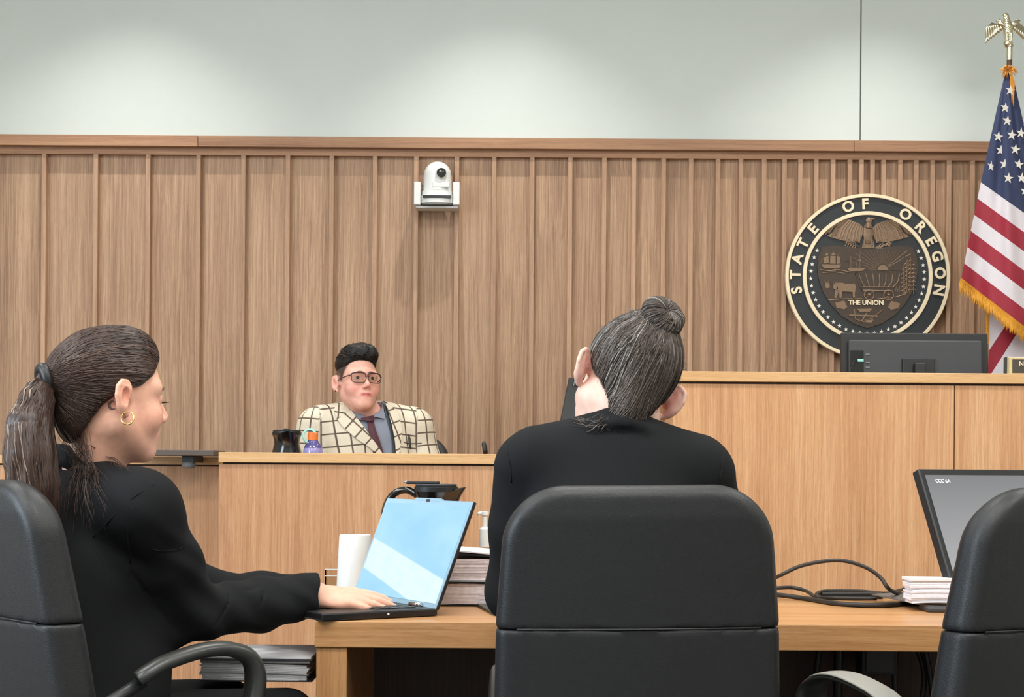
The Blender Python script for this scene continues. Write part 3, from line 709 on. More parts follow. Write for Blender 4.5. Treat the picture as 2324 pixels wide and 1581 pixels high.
# ------------------------------------------------------------------ flag on its pole
def flag():
    Y = 6.75; k = Y/F
    top = P(2287, 135, Y); px = P(2289, 400, Y).x
    t = thing('flag', (px, Y, 0), 'indoor American flag draped on a brass eagle pole beside the seal', 'flag')
    z_e0 = P(2287, 106, Y).z
    MB().lathe([(.16, .19), (.16, .205), (.05, .225), (.03, .25)], (px, Y, 0)).build('base', 'brass', t, True, auto=40)
    MB().tube([(px, Y, .2), (px, Y, P(2287, 136, Y).z)], .0115, 14).build('pole', wood('flag_pole_wood', (60, 44, 32), (78, 56, 40), (92, 68, 50), 'Z'), t, True, auto=50)
    MB().lathe([(.0125, 0), (.0125, .055), (.016, .058), (.016, .066), (.012, .068)], (px, Y, P(2287, 137, Y).z)).build('ferrule', 'brass', t, True, auto=40)
    E = lambda x, y, d=0: np.array(P(2140+x*.2911, y*.2911, Y)[:], np.float32)+A(0, d, 0)
    def body(p):
        d = s_cap(p, E(505, 215), E(507, 310), .034*.62, .034*.5)
        d = U(d, s_cap(p, E(508, 205), E(492, 135), .018, .0125), .012)
        d = U(d, s_ell(p, E(489, 122), (.0135, .0125, .0115)), .006)
        d = U(d, s_cap(p, E(478, 120), E(464, 130), .006, .0025), .003)
        d = U(d, s_ell(p, E(507, 340), (.020, .020, .018)), .004)
        d = U(d, s_cap(p, E(490, 270, -.012), E(492, 320, -.014), .008, .006), .004)
        d = U(d, s_cap(p, E(524, 270, -.012), E(522, 320, -.014), .008, .006), .004)
        return d+.0009*np.sin(p[:, 2]*700)*np.sin(p[:, 0]*600)
    fin = sdfo('eagle_finial', body, E(440, 390)-A(0, .05, 0), E(560, 95)+A(0, .05, 0), .0018, 'brass', t)
    for sg in (-1, 1):
        X = lambda x: 507+sg*(507-x)
        m = MB()
        for i in range(7):
            f = i/6
            a = E(X(462-f*50), 205-f*38, .006*i); e = E(X(455-f*108), 275+f*48-30*(1-f), .004*i); mid = E(X(452-f*85), 200+f*10, .006*i)
            m.tube([a, mid, (Vector(mid)*.5+Vector(e)*.5)+Vector((-.004 if sg < 0 else .004, 0, .006))*f*(-1 if sg > 0 else 1)*-1, e], [.009, .011, .0085, .002], 8, flat=(1, .5), ref=(1, 0, 0))
        m.tube([E(X(490), 215), E(X(455), 185), E(X(425), 158), E(X(445), 152)], [.013, .012, .009, .004], 8)
        m.build('wing', 'brass', fin, True)
    # cloth: rows run parallel to the fringe; corner B left, C right beyond the frame
    Ap = np.array([2281., 165.]); B = np.array([2181., 634.]); C = np.array([2452., 842.]); Ar = np.array([2296., 160.])
    def pt(a, tt, off=0.):
        q0 = Ap*(1-tt)+B*tt; q1 = Ar*(1-tt)+C*tt
        bow = 6*math.sin(math.pi*tt)
        q = q0*(1-a)+q1*a; q = q+np.array([-bow*(1-a)*.3, 0])
        y = Y-.03-.09*math.sin(math.pi*min(1, a*1.0+.02))*tt**.8-.018*math.sin(a*15+tt*2.5)*tt-.01*math.sin(a*27-tt*5)*tt
        return P(q[0], q[1], y-off)
    bounds = [0, .53]+[.53+.47*i/6 for i in range(1, 7)]
    def strip(name, t0, t1, mat, nt_):
        m = []; na = 40; Fq = []
        for i in range(nt_+1):
            for j in range(na+1): m.append(pt(j/na, t0+(t1-t0)*i/nt_))
        nv = len(m)
        for i in range(nt_+1):
            for j in range(na+1): m.append(pt(j/na, t0+(t1-t0)*i/nt_, -.002))
        w = na+1
        for i in range(nt_):
            for j in range(na):
                q = (i*w+j, i*w+j+1, (i+1)*w+j+1, (i+1)*w+j); Fq.append(q[::-1]); Fq.append(tuple(x+nv for x in q))
        V = np.array([v[:] for v in m]); c = V.mean(0)
        put(name, mesh_from(name, V-c, np.array(Fq), True), mat, t, Vector(c.tolist()))
    strip('canton', 0.0, .53, 'flag_blue', 26)
    for i in range(6): strip('stripe', bounds[i+1], bounds[i+2], 'flag_white' if i % 2 == 0 else 'flag_red', 4)
    # stars read off the photograph, laid on the cloth
    stars = [(525, 705), (487, 840), (503, 943), (432, 1065), (537, 1053), (608, 1038), (450, 1172), (565, 1165), (375, 1295), (480, 1280), (592, 1280), (510, 1388), (615, 1388), (640, 1490), (680, 1165), (700, 1280), (720, 1388), (655, 950), (748, 1490)]
    for (x, y) in stars:
        u = np.array([2140+x*.2911, y*.2911]); best = None
        for tt in np.linspace(.05, .56, 90):                       # invert pt() for a and t
            q0 = Ap*(1-tt)+B*tt; q1 = Ar*(1-tt)+C*tt; d = q1-q0; a = ((u-q0)@d)/(d@d); e = np.linalg.norm(q0+a*d-u)
            if best is None or e < best[0]: best = (e, a, tt)
        _, a, tt = best
        if tt > .525 or a < -.02: continue
        a = max(a, .01)
        V = []; R = 12.5
        for (du, dv) in star_poly(R, .4, -math.pi/2+.12): V.append((du, dv))
        sq = .75 if a < .12 else 1
        pc = P(u[0], u[1], pt(a, tt).y-.006)
        V3 = [Vector((pc.x+du*sq*k, pc.y-.001+du*k*.25, pc.z-dv*k)) for du, dv in V]
        m = MB(); vs = [v for v in V3]+[v+Vector((0, .002, 0)) for v in V3]
        m._add(vs, [tuple(range(10)), tuple(range(19, 9, -1))]+[(i, (i+1) % 10, 10+(i+1) % 10, 10+i) for i in range(10)])
        m.build('star', 'star_white', t)
    # gold fringe along the lower edge
    m = []; tone = []
    for i in range(330):
        a = i/329*1.0; p0 = pt(a, 1.0, .002); ln = 26*k*(.8+.35*random.random()); jx = random.uniform(-3, 3)*k
        p0 = Vector(p0)
        m.append([p0+Vector((0, 0, 4*k)), p0+Vector((jx*.3-.15*ln, -.002, -ln*.45)), p0+Vector((jx-.18*ln, random.uniform(-.004, .004), -ln))])
        tone.append(random.random())
    strands('fringe', [[v[:] for v in s_] for s_ in m], np.full(len(m), .0028), 'fringe', t, tone, 4)
    # inner fold hanging behind
    Y2 = Y-.027
    def quad(name, pts, mat, dy=0):
        m = MB(); n = 10; a, b, c_, d = [np.array(q, float) for q in pts]; V = []; Fq = []
        for lay in (0, .002):
            for i in range(n+1):
                for j in range(n+1):
                    u = (a*(1-i/n)+b*i/n)*(1-j/n)+(d*(1-i/n)+c_*i/n)*j/n
                    V.append(P(u[0], u[1], Y2+dy+lay+.005*math.sin(u[0]*.09)))
        w = n+1
        for i in range(n):
            for j in range(n):
                q = (i*w+j, i*w+j+1, (i+1)*w+j+1, (i+1)*w+j); Fq.append(q); Fq.append(tuple(x+w*w for x in q[::-1]))
        m._add(V, Fq); m.build(name, mat, t, True)
    quad('rear_stripe', [(2246, 640), (2246, 715), (2265, 690), (2290, 640)], 'flag_red')
    quad('rear_stripe', [(2246, 715), (2244, 796), (2300, 712), (2265, 690)], 'flag_white')
    quad('rear_stripe', [(2244, 796), (2238, 930), (2345, 700), (2300, 712)], 'flag_red')
    quad('rear_stripe', [(2248, 850), (2248, 960), (2345, 800), (2312, 750)], 'flag_white', -.004)
    m = [[list(P(2246, 690+i*2.2, Y2+.004)[:]), list(P(2241-random.random()*3, 696+i*2.2, Y2+.006)[:]), list(P(2238+random.uniform(-2, 2), 706+i*2.2, Y2+.008)[:])] for i in range(40)]
    strands('rear_fringe', m, np.full(40, .0026), 'fringe', t, [random.random() for _ in m], 4)
    # cord bow and tassels at the throat
    cord = []
    for i in range(46):
        q = random.uniform(0, 2*math.pi); r = random.uniform(10, 26)
        a = P(2288, 160, Y-.02); b = P(2288+r*.6*math.cos(q), 160-9*math.sin(q)-3, Y-.035-.01*random.random()); e = P(2288+r*math.cos(q), 163-11*math.sin(q)+random.uniform(-4, 8), Y-.035)
        cord.append([a[:], b[:], e[:]])
    for i in range(26):
        x = 2296+random.uniform(-7, 10); cord.append([P(2294, 160, Y-.035)[:], P(x*.6+2296*.4, 185, Y-.045)[:], P(x*.3+2300*.7, 200+random.uniform(0, 45), Y-.045)[:]])
    strands('cord_and_tassel', cord, np.full(len(cord), .0026), plain('cord', (206, 138, 48), .6, var=.2, scale=300), t, [0]*len(cord), 4)
flag()
# ------------------------------------------------------------------ on the judge bench
def slab_quad(name, q4, th, mat, parent, bev=.0015):
    """q4: four 3D corners (tl,tr,br,bl) seen from the viewer's side; th: thickness away from the viewer"""
    a, b, c, d = [Vector(v) for v in q4]; n = (b-a).cross(d-a).normalized()
    if n.y < 0: n = -n
    m = MB(); V = [a, b, c, d]+[v+n*th for v in (a, b, c, d)]
    m._add(V, [(0, 1, 2, 3), (7, 6, 5, 4)]+[(i, 4+i, 4+(i+1) % 4, (i+1) % 4) for i in range(4)])
    return m.build(name, mat, parent, bev=bev)
def judge_items():
    Y = BY+.33
    tl, tr = P(1909, 754, Y), P(2242, 757, Y)
    c = (tl+tr)/2
    t = thing('judge_monitor', (c.x, Y+.03, 1.16), 'black monitor seen from behind on the judge bench', 'monitor')
    zb = tl.z-.335
    M4 = Matrix.Translation((c.x, Y, tl.z)) @ Matrix.Rotation(math.radians(-4), 4, 'X')
    hw = (tr.x-tl.x)/2
    MB(M4).box(-hw, hw, .0, .028, -.335, 0, .004).build('casing', 'black', t)
    MB(M4).box(-hw+.024, hw-.028, -.022, .001, -.31, -.03, .006).build('rear_housing', 'dark_grey', t)
    MB(M4).box(-hw+.012, hw-.012, .027, .0295, -.32, -.012).build('screen', 'gloss_black', t)
    MB(M4).box(-hw+.22, -hw+.34, -.035, -.02, -.25, -.10, .003).build('stand_mount', 'black', t)
    MB(M4).box(-hw+.26, -hw+.30, -.06, -.03, -.42, -.12, .004).build('stand_neck', 'black', t)
    MB().box(c.x-.11, c.x+.11, Y-.09, Y+.09, 1.161, 1.173, .003).build('stand_foot', 'black', t)
    MB(M4).box(-hw+.028, -hw+.078, -.0245, -.02, -.155, -.07, .001).build('port_recess', 'gloss_black', t)
    for z in (-.085, -.116, -.134): MB(M4).box(-hw+.085, -hw+.10, -.026, -.02, z-.002, z+.002).build('button', 'grey', t)
    MB(M4).box(-hw+.055, -hw+.077, -.03, -.02, -.114, -.104, .001).build('cable_plug', 'teal', t)
    m = MB(M4); m.tube([(-hw+.056, -.027, -.109), (-hw+.04, -.03, -.115), (-hw+.028, -.03, -.14), (-hw+.024, -.03, -.19)], .0022, 6); m.build('cable', 'cable', t, True)
    # name plate
    Yn = BY+.10
    a = P(2286, 809, Yn); z0 = bz
    t = thing('name_plate', (a.x+.13, Yn, z0), 'dark name plate in a gold frame on the judge bench ledge', 'name plate')
    zt_ = a.z; w = .26
    MB().box(a.x, a.x+w, Yn, Yn+.045, z0, zt_, .002).build('block', 'brass', t)
    MB().box(a.x+.007, a.x+w, Yn-.004, Yn+.001, z0+.001, zt_-.002, .001).build('frame', plain('gold_frame', (212, 190, 140), .4, metal=.3, var=.05), t)
    MB().box(a.x+.017, a.x+w-.008, Yn-.006, Yn-.003, z0+.009, zt_-.010).build('plaque', plain('plaque_dark', (66, 62, 56), .4), t)
    me = text_mesh('N', .022, .0006, .0004); o = put('lettering', me, 'seal_cream', t, (a.x+.049, Yn-.0068, (z0+zt_)/2+.008)); o.rotation_euler = (math.pi/2, 0, 0)
    # judge's chair behind
    c = P(2380, 795, BY+.75)
    ch = office_chair((c.x+.02, BY+.80, .36), math.pi, 'black leather chair behind the judge bench name plate', group=None, rise=0)
    WL[ch] = Vector(ch.location)
judge_items()
plat2 = struct(boxo('floor_dais', bxl+.03, 3.2, BY+.06, WY-.04, .19, .36, 'floor'))
# ------------------------------------------------------------------ pitchers, bottles, microphone, witness monitor
def pitcher(loc, ang, label, cat='pitcher', body_mat='gloss_black'):
    t = thing('thermal_pitcher', loc, label, cat, 'black thermal pitchers')
    x, y, z = loc; Mr = Matrix.Translation(loc) @ Matrix.Rotation(ang, 4, 'Z')
    m = MB(Mr); m.lathe([(.001, 0), (.07, 0), (.075, .006), (.075, .03), (.073, .09), (.066, .15), (.055, .20), (.0485, .228), (.049, .245), (.0515, .254), (.054, .262)], (0, 0, 0), k=40)
    iv = Mr.inverted()
    for v in m.bm.verts:                                   # draw the rim out into a pouring lip
        q = iv @ v.co
        if q.z > .2 and (q.x*q.x+q.y*q.y) > 1e-4:
            f_ = ((q.z-.2)/.062)**1.5*math.exp(-(math.atan2(q.y, q.x)/.5)**2); q.x += .024*f_; q.z += .014*f_; v.co = Mr @ q
    m.build('body', body_mat, t, True, auto=40)
    m = MB(Mr); m.lathe([(.0545, .2625), (.055, .274), (.05, .278), (.001, .279)], (0, 0, 0), k=32)
    m.build('lid', 'black', t, True, auto=40)
    m = MB(Mr); m.tube(spline([(-.042, 0, .250), (-.075, 0, .266), (-.108, 0, .255), (-.128, 0, .22), (-.130, 0, .17), (-.118, 0, .11), (-.09, 0, .075), (-.066, 0, .07)]), .0118, 10, flat=(1.25, .8), ref=(0, 1, 0)); m.build('handle', body_mat, t, True)
    m = MB(Mr); m.box(-.075, .008, -.012, .012, .281, .288, .002); m.box(-.03, -.008, -.010, .010, .276, .283, .001); m.build('thumb_lever', 'black', t)
    MB(Mr).ball((-.076, 0, .2865), (.008, .009, .004), 10).build('lever_tip', 'chrome', t, True)
    m = MB(Mr); m.tube([(.05*math.cos(q), .05*math.sin(q), .279) for q in np.linspace(0, 2*math.pi, 25)[:-1]], .003, 6, close=True); m.build('lid_rim', 'dark_grey', t, True)
    return t
pitcher((P(651, 1000, 5.99).x, 5.99, .921), math.radians(-80), 'black thermal pitcher on the witness stand beside the purple bottle')
pitcher((P(990, 1100, 3.99).x, 3.99, TZ+.0005), math.radians(-6), 'black thermal pitcher with loop handle on the counsel table behind the laptop')
def bottle():
    Y = 5.93; c = P(711, 1000, Y); zt_ = P(711, 981, Y).z; z = .921
    t = thing('water_bottle', (c.x, Y, z), 'purple plastic water bottle with orange cap and teal carry loop', 'bottle')
    h = zt_-z
    MB().lathe([(.001, 0), (.034, 0), (.037, .006), (.037, h-.075), (.036, h-.066), (.034, h-.058)], (c.x, Y, z)).build('body', 'purple', t, True, auto=40)
    MB().lathe([(.0345, h-.0579), (.030, h-.046), (.020, h-.036), (.0185, h-.028)], (c.x, Y, z)).build('shoulder', 'purple_dk', t, True, auto=40)
    MB().lathe([(.019, h-.0279), (.0195, h-.002), (.017, h), (.001, h)], (c.x-.001, Y, z), k=24).build('cap', 'orange', t, True, auto=40)
    m = MB(); m.tube([(c.x-.012+.024*math.cos(q), Y-.012, zt_-.014+.026*math.sin(q)) for q in np.linspace(math.radians(10), math.radians(262), 18)], .0042, 8, flat=(1.3, .7)); m.build('carry_loop', 'teal', t, True)
bottle()
def microphone():
    Y = 5.99; c = P(1100, 1020, Y)
    t = thing('microphone', (c.x, Y, .921), 'slim black gooseneck microphone tip on the witness stand', 'microphone')
    MB().lathe([(.001, 0), (.05, 0), (.048, .02), (.02, .03), (.001, .03)], (c.x+.02, Y, .921)).build('base', 'black', t, True, auto=40)
    m = MB(); m.tube([(c.x+.02, Y, .945), (c.x+.015, Y, 1.03), P(1101, 1027, Y)], .004, 8); m.build('gooseneck', 'dark_grey', t, True)
    m = MB(); m.tube([P(1102, 1030, Y), P(1101, 1022, Y), P(1098, 1006, Y), P(1097, 1001, Y)], [.0085, .0095, .0085, .003], 10); m.build('capsule', 'black', t, True)
microphone()
def witness_monitor():
    Y = SY+.30
    M4 = Matrix.Translation(P(1290, 856, Y)) @ Matrix.Rotation(math.radians(-27), 4, 'Z') @ Matrix.Rotation(math.radians(-24), 4, 'X')
    w, h = .36, .26
    t = thing('stand_monitor', (P(1400, 900, Y).x, Y, .921), 'black tilted monitor seen from behind at the right end of the witness stand', 'monitor')
    MB(M4).box(0, w, 0, .022, -h, 0, .003).build('casing', plain('monitor_edge', (52, 58, 64), .35), t)
    MB(M4).box(.008, w-.012, -.012, .001, -h+.012, -.007, .003).build('rear_housing', 'black', t)
    MB(M4).box(.015, w-.015, .0215, .0235, -h+.015, -.012).build('screen', 'gloss_black', t)
    MB(M4).box(.03, .06, -.0145, -.011, -.045, -.02).build('port_recess', 'gloss_black', t)
    MB(M4).box(.036, .039, -.017, -.012, -.046, -.022).build('port_mark', 'grey', t)
    a = M4 @ Vector((w*.5, 0, -h*.6))
    MB().tube([a, (a.x, a.y+.01, 1.0), (a.x, a.y+.01, .925)], .014, 10).build('stand_neck', 'black', t, True)
    MB().box(a.x-.09, a.x+.09, a.y-.06, a.y+.09, .921, .931, .002).build('stand_foot', 'black', t)
witness_monitor()
# ------------------------------------------------------------------ laptop in front of the left person
def screen_mat(name, build):
    m, nt, b = nt_new(name); L = nt.links.new
    a = node(nt, 'ShaderNodeAttribute', attribute_name='suv'); col = build(nt, a.outputs['Vector'])
    b.inputs['Base Color'].default_value = (.01, .01, .012, 1); b.inputs['Roughness'].default_value = .25
    L(col, b.inputs['Emission Color']); b.inputs['Emission Strength'].default_value = 1.0
    return m
def mth(nt, op, a, b=None, c=None):
    n = node(nt, 'ShaderNodeMath', operation=op)
    for i, v in enumerate((a, b, c)):
        if v is None: continue
        if isinstance(v, (int, float)): n.inputs[i].default_value = v
        else: nt.links.new(v, n.inputs[i])
    return n.outputs[0]
def quad_suv(name, q4, mat, parent):
    """flat screen: corners tl,tr,br,bl with suv 0..1 (u right, v up)"""
    V = np.array([Vector(v)[:] for v in q4]); c = V.mean(0)
    me = mesh_from(name, V-c, [(3, 2, 1, 0)])
    at = me.attributes.new('suv', 'FLOAT_VECTOR', 'POINT'); at.data.foreach_set('vector', np.array([0, 1, 0, 1, 1, 0, 1, 0, 0, 0, 0, 0], np.float32))
    return put(name, me, mat, parent, Vector(c.tolist()))
def blue_screen(nt, v):
    L = nt.links.new
    s = node(nt, 'ShaderNodeSeparateXYZ'); L(v, s.inputs[0])
    n = node(nt, 'ShaderNodeTexNoise'); n.inputs['Scale'].default_value = 9; n.inputs['Detail'].default_value = 5; L(v, n.inputs['Vector'])
    n2 = node(nt, 'ShaderNodeTexNoise'); n2.inputs['Scale'].default_value = 2.2; L(v, n2.inputs['Vector'])
    # white band falling from the left edge to the lower right
    line = mth(nt, 'SUBTRACT', s.outputs[1], mth(nt, 'MULTIPLY_ADD', s.outputs[0], -.36, .60))
    low = mth(nt, 'SUBTRACT', s.outputs[1], mth(nt, 'MULTIPLY_ADD', s.outputs[0], -.40, .27))
    up = node(nt, 'ShaderNodeMapRange', interpolation_type='SMOOTHSTEP'); up.inputs[1].default_value = .012; up.inputs[2].default_value = -.012; L(line, up.inputs[0])
    lo_ = node(nt, 'ShaderNodeMapRange', interpolation_type='SMOOTHSTEP'); lo_.inputs[1].default_value = -.012; lo_.inputs[2].default_value = .012; L(low, lo_.inputs[0])
    band = mth(nt, 'MULTIPLY', mth(nt, 'MULTIPLY', up.outputs[0], lo_.outputs[0]), mth(nt, 'MULTIPLY_ADD', n.outputs[0], .5, .55))
    r = ramp(nt, [(.3, lin((150, 206, 240))), (.7, lin((172, 220, 246)))]); L(n2.outputs[0], r.inputs[0])
    mx = node(nt, 'ShaderNodeMix', data_type='RGBA'); L(band, mx.inputs[0]); L(r.outputs[0], mx.inputs[6]); mx.inputs[7].default_value = (*lin((226, 246, 253)), 1)
    return mx.outputs[2]
def laptop():
    z0 = TZ+.001
    Nn = Vector(PZ(986, 1392, TZ+.006)); Fh = Vector(PZ(796, 1361, TZ+.006)); Lf = Vector(PZ(722, 1405, TZ+.006))
    Nn.z = Fh.z = Lf.z = z0
    hd = (Fh-Nn).normalized(); Wd = (Fh-Nn).length
    d = Vector((-hd.y, hd.x, 0));  d = -d if d.x > 0 else d         # from the hinge towards the user
    dep = min(.27, (Lf-Nn).length)
    t = thing('laptop', (Nn+Fh+d*dep)/2 if False else Vector(((Nn.x+Fh.x)/2+d.x*dep/2, (Nn.y+Fh.y)/2+d.y*dep/2, z0)), 'open black laptop with a pale blue screen at the table corner', 'laptop')
    R = Matrix((( hd.x, d.x, 0, Nn.x), (hd.y, d.y, 0, Nn.y), (0, 0, 1, z0), (0, 0, 0, 1)))   # local x along hinge, y to the user
    th = .016
    MB(R).box(0, Wd, -.008, dep, 0.0, th, .003).build('base', 'black', t)
    MB(R).box(.02, Wd-.02, .02, .135, th, th+.0008).build('keyboard_well', 'dark_grey', t)
    km = None
    for i in range(13):
        for j in range(5):
            cx = .028+(Wd-.056)*(i+.5)/13; cy = .028+.1*(j+.5)/5
            if km is None:
                o = MB(R).box(cx-.011, cx+.011, cy-.0085, cy+.0085, th+.0008, th+.0032, .0008).build('key', 'black', t); km = o.data; c0 = WL[o]; o0 = R @ Vector((cx, cy, 0))
            else: put('key', km, None, t, c0+(R @ Vector((cx, cy, 0))-o0))
    MB(R).box(Wd*.35, Wd*.65, .155, .235, th, th+.0006).build('touchpad', 'dark_grey', t)
    MB(R).ball((-.001, dep*.42, th*.55), (.0025, .003, .0025), 8).build('port_light', 'white_plastic', t, True)
    m = MB(R); m.tube([(.055, .004, th+.003), (.10, .004, th+.003)], .0065, 12); m.build('hinge', 'chrome', t, True)
    tilt = math.radians(22); sh = .252
    S4 = R @ Matrix.Translation((0, -.004, th-.002)) @ Matrix.Rotation(tilt, 4, 'X')       # lid leans away from the user
    MB(S4).box(0, Wd, -.008, 0, 0, sh, .002).build('lid', 'black', t)
    MB(S4).box(0.001, Wd-.001, 0, .0012, 0.001, sh-.001).build('bezel', plain('screen_bezel', (150, 186, 210), .3, var=.03), t)
    MB(S4).box(Wd*.36, Wd*.66, -.008, .0014, sh-.004, sh+.004, .001).build('camera_notch', plain('notch', (148, 182, 204), .3, var=.03), t)
    MB(S4).box(Wd*.48, Wd*.52, .001, .002, sh-.005, sh+.001).build('webcam_shutter', 'dark_grey', t)
    q = [S4 @ Vector(v) for v in ((Wd-.008, .002, sh-.012), (.008, .002, sh-.012), (.008, .002, .012), (Wd-.008, .002, .012))]
    quad_suv('screen', q, screen_mat('laptop_screen', blue_screen), t)
    return R, Wd, dep, th
LAP = laptop()
# ------------------------------------------------------------------ monitor on the right of the table
def right_monitor():
    yaw = math.radians(26); n = Vector((math.sin(yaw), -math.cos(yaw), 0)); w = Vector((math.cos(yaw), math.sin(yaw), 0))
    TL = Vector(P(2084, 1063, 3.78)); tilt = math.radians(24); dn = (-n*-math.sin(tilt)*1.0)   # downwards the panel comes towards the viewer
    dv = (n*math.sin(tilt)+Vector((0, 0, -math.cos(tilt))))
    H, Wd = .315, .52
    def pt(u, v, d=0): return TL+w*u+dv*v+(dv.cross(w)).normalized()*0+ (w.cross(dv)).normalized()*d
    nn = w.cross(dv).normalized()
    if nn.y > 0: nn = -nn                      # towards the viewer
    g = lambda u, v, d: TL+w*u+dv*v+nn*d
    c = g(Wd/2, H, 0)
    t = thing('table_monitor', (c.x, c.y, TZ), 'black framed monitor with a grey screen on the right of the table', 'monitor')
    def slab(name, u0, u1, v0, v1, d0, d1, mat, bev=.002):
        m = MB(); V = [g(u, v, d) for u in (u0, u1) for v in (v0, v1) for d in (d0, d1)]
        m._add(V, [(0, 1, 3, 2), (4, 6, 7, 5), (0, 4, 5, 1), (2, 3, 7, 6), (0, 2, 6, 4), (1, 5, 7, 3)]); return m.build(name, mat, t, bev=bev)
    slab('casing', 0, Wd, 0, H, -.025, 0, 'black', .003)
    def grey(nt, v):
        s = node(nt, 'ShaderNodeSeparateXYZ'); nt.links.new(v, s.inputs[0])
        r = ramp(nt, [(0, lin((168, 168, 170))), (1, lin((118, 119, 121)))]); nt.links.new(s.outputs[1], r.inputs[0]); return r.outputs[0]
    quad_suv('screen', [g(.0135, .0165, .001), g(Wd-.0135, .0165, .001), g(Wd-.0135, H-.0135, .001), g(.0135, H-.0135, .001)], screen_mat('monitor_screen', grey), t)
    me = text_mesh('CCC 6A', .0125, .0002, .0)
    mt = plain('screen_text', (235, 235, 235), .5, emis=1.0)
    o = put('screen_text', me, mt, t, g(.062, .033, .0018))
    o.rotation_euler = Matrix((( w.x, -dv.x, nn.x), (w.y, -dv.y, nn.y), (w.z, -dv.z, nn.z))).to_euler()
    a = g(Wd/2, H*.55, -.025)
    MB().tube([a, a+Vector((0, .03, -.09)), (a.x+.0, a.y+.03, TZ+.01)], [.02, .018, .018], 10).build('stand_neck', 'black', t, True)
    MB().box(a.x-.11, a.x+.11, a.y-.01, a.y+.12, TZ+.0005, TZ+.012, .003).build('stand_foot', 'black', t)
right_monitor()
# ------------------------------------------------------------------ paper
def leaf_stack(m, x0, x1, y0, y1, z0, z1, n, jit, sag=None):
    """n bundles of leaves with uneven edges"""
    h = (z1-z0)/n
    for i in range(n):
        a, b, c, d = [random.uniform(-jit, jit) for _ in range(4)]
        V = []; nx = 6
        for zz in (z0+i*h, z0+(i+1)*h-.0004):
            for yy in (y0+c, y1+d):
                for k in range(nx+1):
                    u = k/nx; x = (x0+a)*(1-u)+(x1+b)*u
                    V.append((x, yy, zz+(sag(u, i/n) if sag else 0)))
        w = nx+1; Fq = []
        for k in range(nx):
            Fq += [(k, w+k, w+k+1, k+1), (2*w+k, 2*w+k+1, 3*w+k+1, 3*w+k), (k, k+1, 2*w+k+1, 2*w+k), (w+k, 3*w+k, 3*w+k+1, w+k+1)]
        Fq += [(0, 2*w, 3*w, w), (nx, w+nx, 3*w+nx, 2*w+nx)]
        m._add(V, Fq)
def table_papers():
    Y0 = 3.70; x0 = P(985, 1378, Y0).x; x1 = P(1165, 1378, Y0).x
    zz = [P(1080, y, Y0).z for y in (1377, 1328, 1319, 1270, 1262)]
    z0 = TZ+.003
    t = thing('document_stack', ((x0+x1)/2, Y0+.13, TZ), 'thick bound document lying on the table under another bound document', 'documents', 'bound documents on the table')
    boxo('rear_cover', x0-.003, x1+.004, Y0-.004, Y0+.205, TZ+.0005, z0, 'black', t)
    m = MB(); leaf_stack(m, x0, x1, Y0, Y0+.2, z0, z0+.048, 15, .0006, lambda u, f: .003*math.sin(u*9+1)*(.3+f)*0+.0025*math.sin(u*4)); o = m.build('pages', 'paper_edge', t); o['kind'] = 'stuff'
    boxo('front_cover', x0-.004, x1+.005, Y0-.006, Y0+.205, z0+.0515, z0+.0535, 'black', t)
    z1 = z0+.055
    t = thing('document_stack', ((x0+x1)/2, Y0+.14, z1), 'upper bound document with a lifted white cover in the pile behind the laptop', 'documents', 'bound documents on the table')
    boxo('rear_cover', x0, x1+.006, Y0-.003, Y0+.205, z1, z1+.002, 'white_paper', t)
    m = MB(); leaf_stack(m, x0+.004, x1-.002, Y0+.003, Y0+.2, z1+.003, z1+.05, 15, .0008, lambda u, f: .0035*math.sin(u*3.2)*f); o = m.build('pages', 'paper_edge', t); o['kind'] = 'stuff'
    # covers lifting towards the left
    def lifted(name, dz0, dz1, th, mat):
        m = MB(); V = []
        for q in (0, th):
            for (x, dz) in ((x0+.02, dz0), (x1-.01, dz1)):
                for y in (Y0-.002, Y0+.203): V.append((x, y, z1+.053+dz+q))
        m._add(V, [(0, 1, 3, 2), (4, 6, 7, 5), (0, 4, 5, 1), (2, 3, 7, 6), (0, 2, 6, 4), (1, 5, 7, 3)]); m.build(name, mat, t)
    lifted('cover_lining', .011, .003, .004, 'black'); lifted('front_cover', .019, -.0 + .007, .003, 'white_paper')
    # green-black folder at the edge by the centre chair
    a = [PZ(1083, 1376, TZ), PZ(1120, 1371, TZ), PZ(1180, 1378, TZ), PZ(1180, 1399, TZ), PZ(1122, 1397, TZ)]
    t = thing('folder', sum((Vector(v) for v in a), Vector())/5, 'small dark green folder at the foot of the document pile', 'folder')
    m = MB(); m.prism([(v.x, v.y) for v in a], TZ+.0006, TZ+.007, lambda u, v, d: (u, v, d)); m.build('cover', plain('dark_green', (52, 60, 54), .4), t, bev=.001)
    m = MB(); b = [PZ(1112, 1372, TZ+.007), PZ(1165, 1373, TZ+.007), PZ(1165, 1380, TZ+.007), PZ(1125, 1380, TZ+.007)]; m.prism([(v.x, v.y) for v in b], TZ+.0072, TZ+.0085, lambda u, v, d: (u, v, d)); m.build('paper_slip', 'white_paper', t)
table_papers()
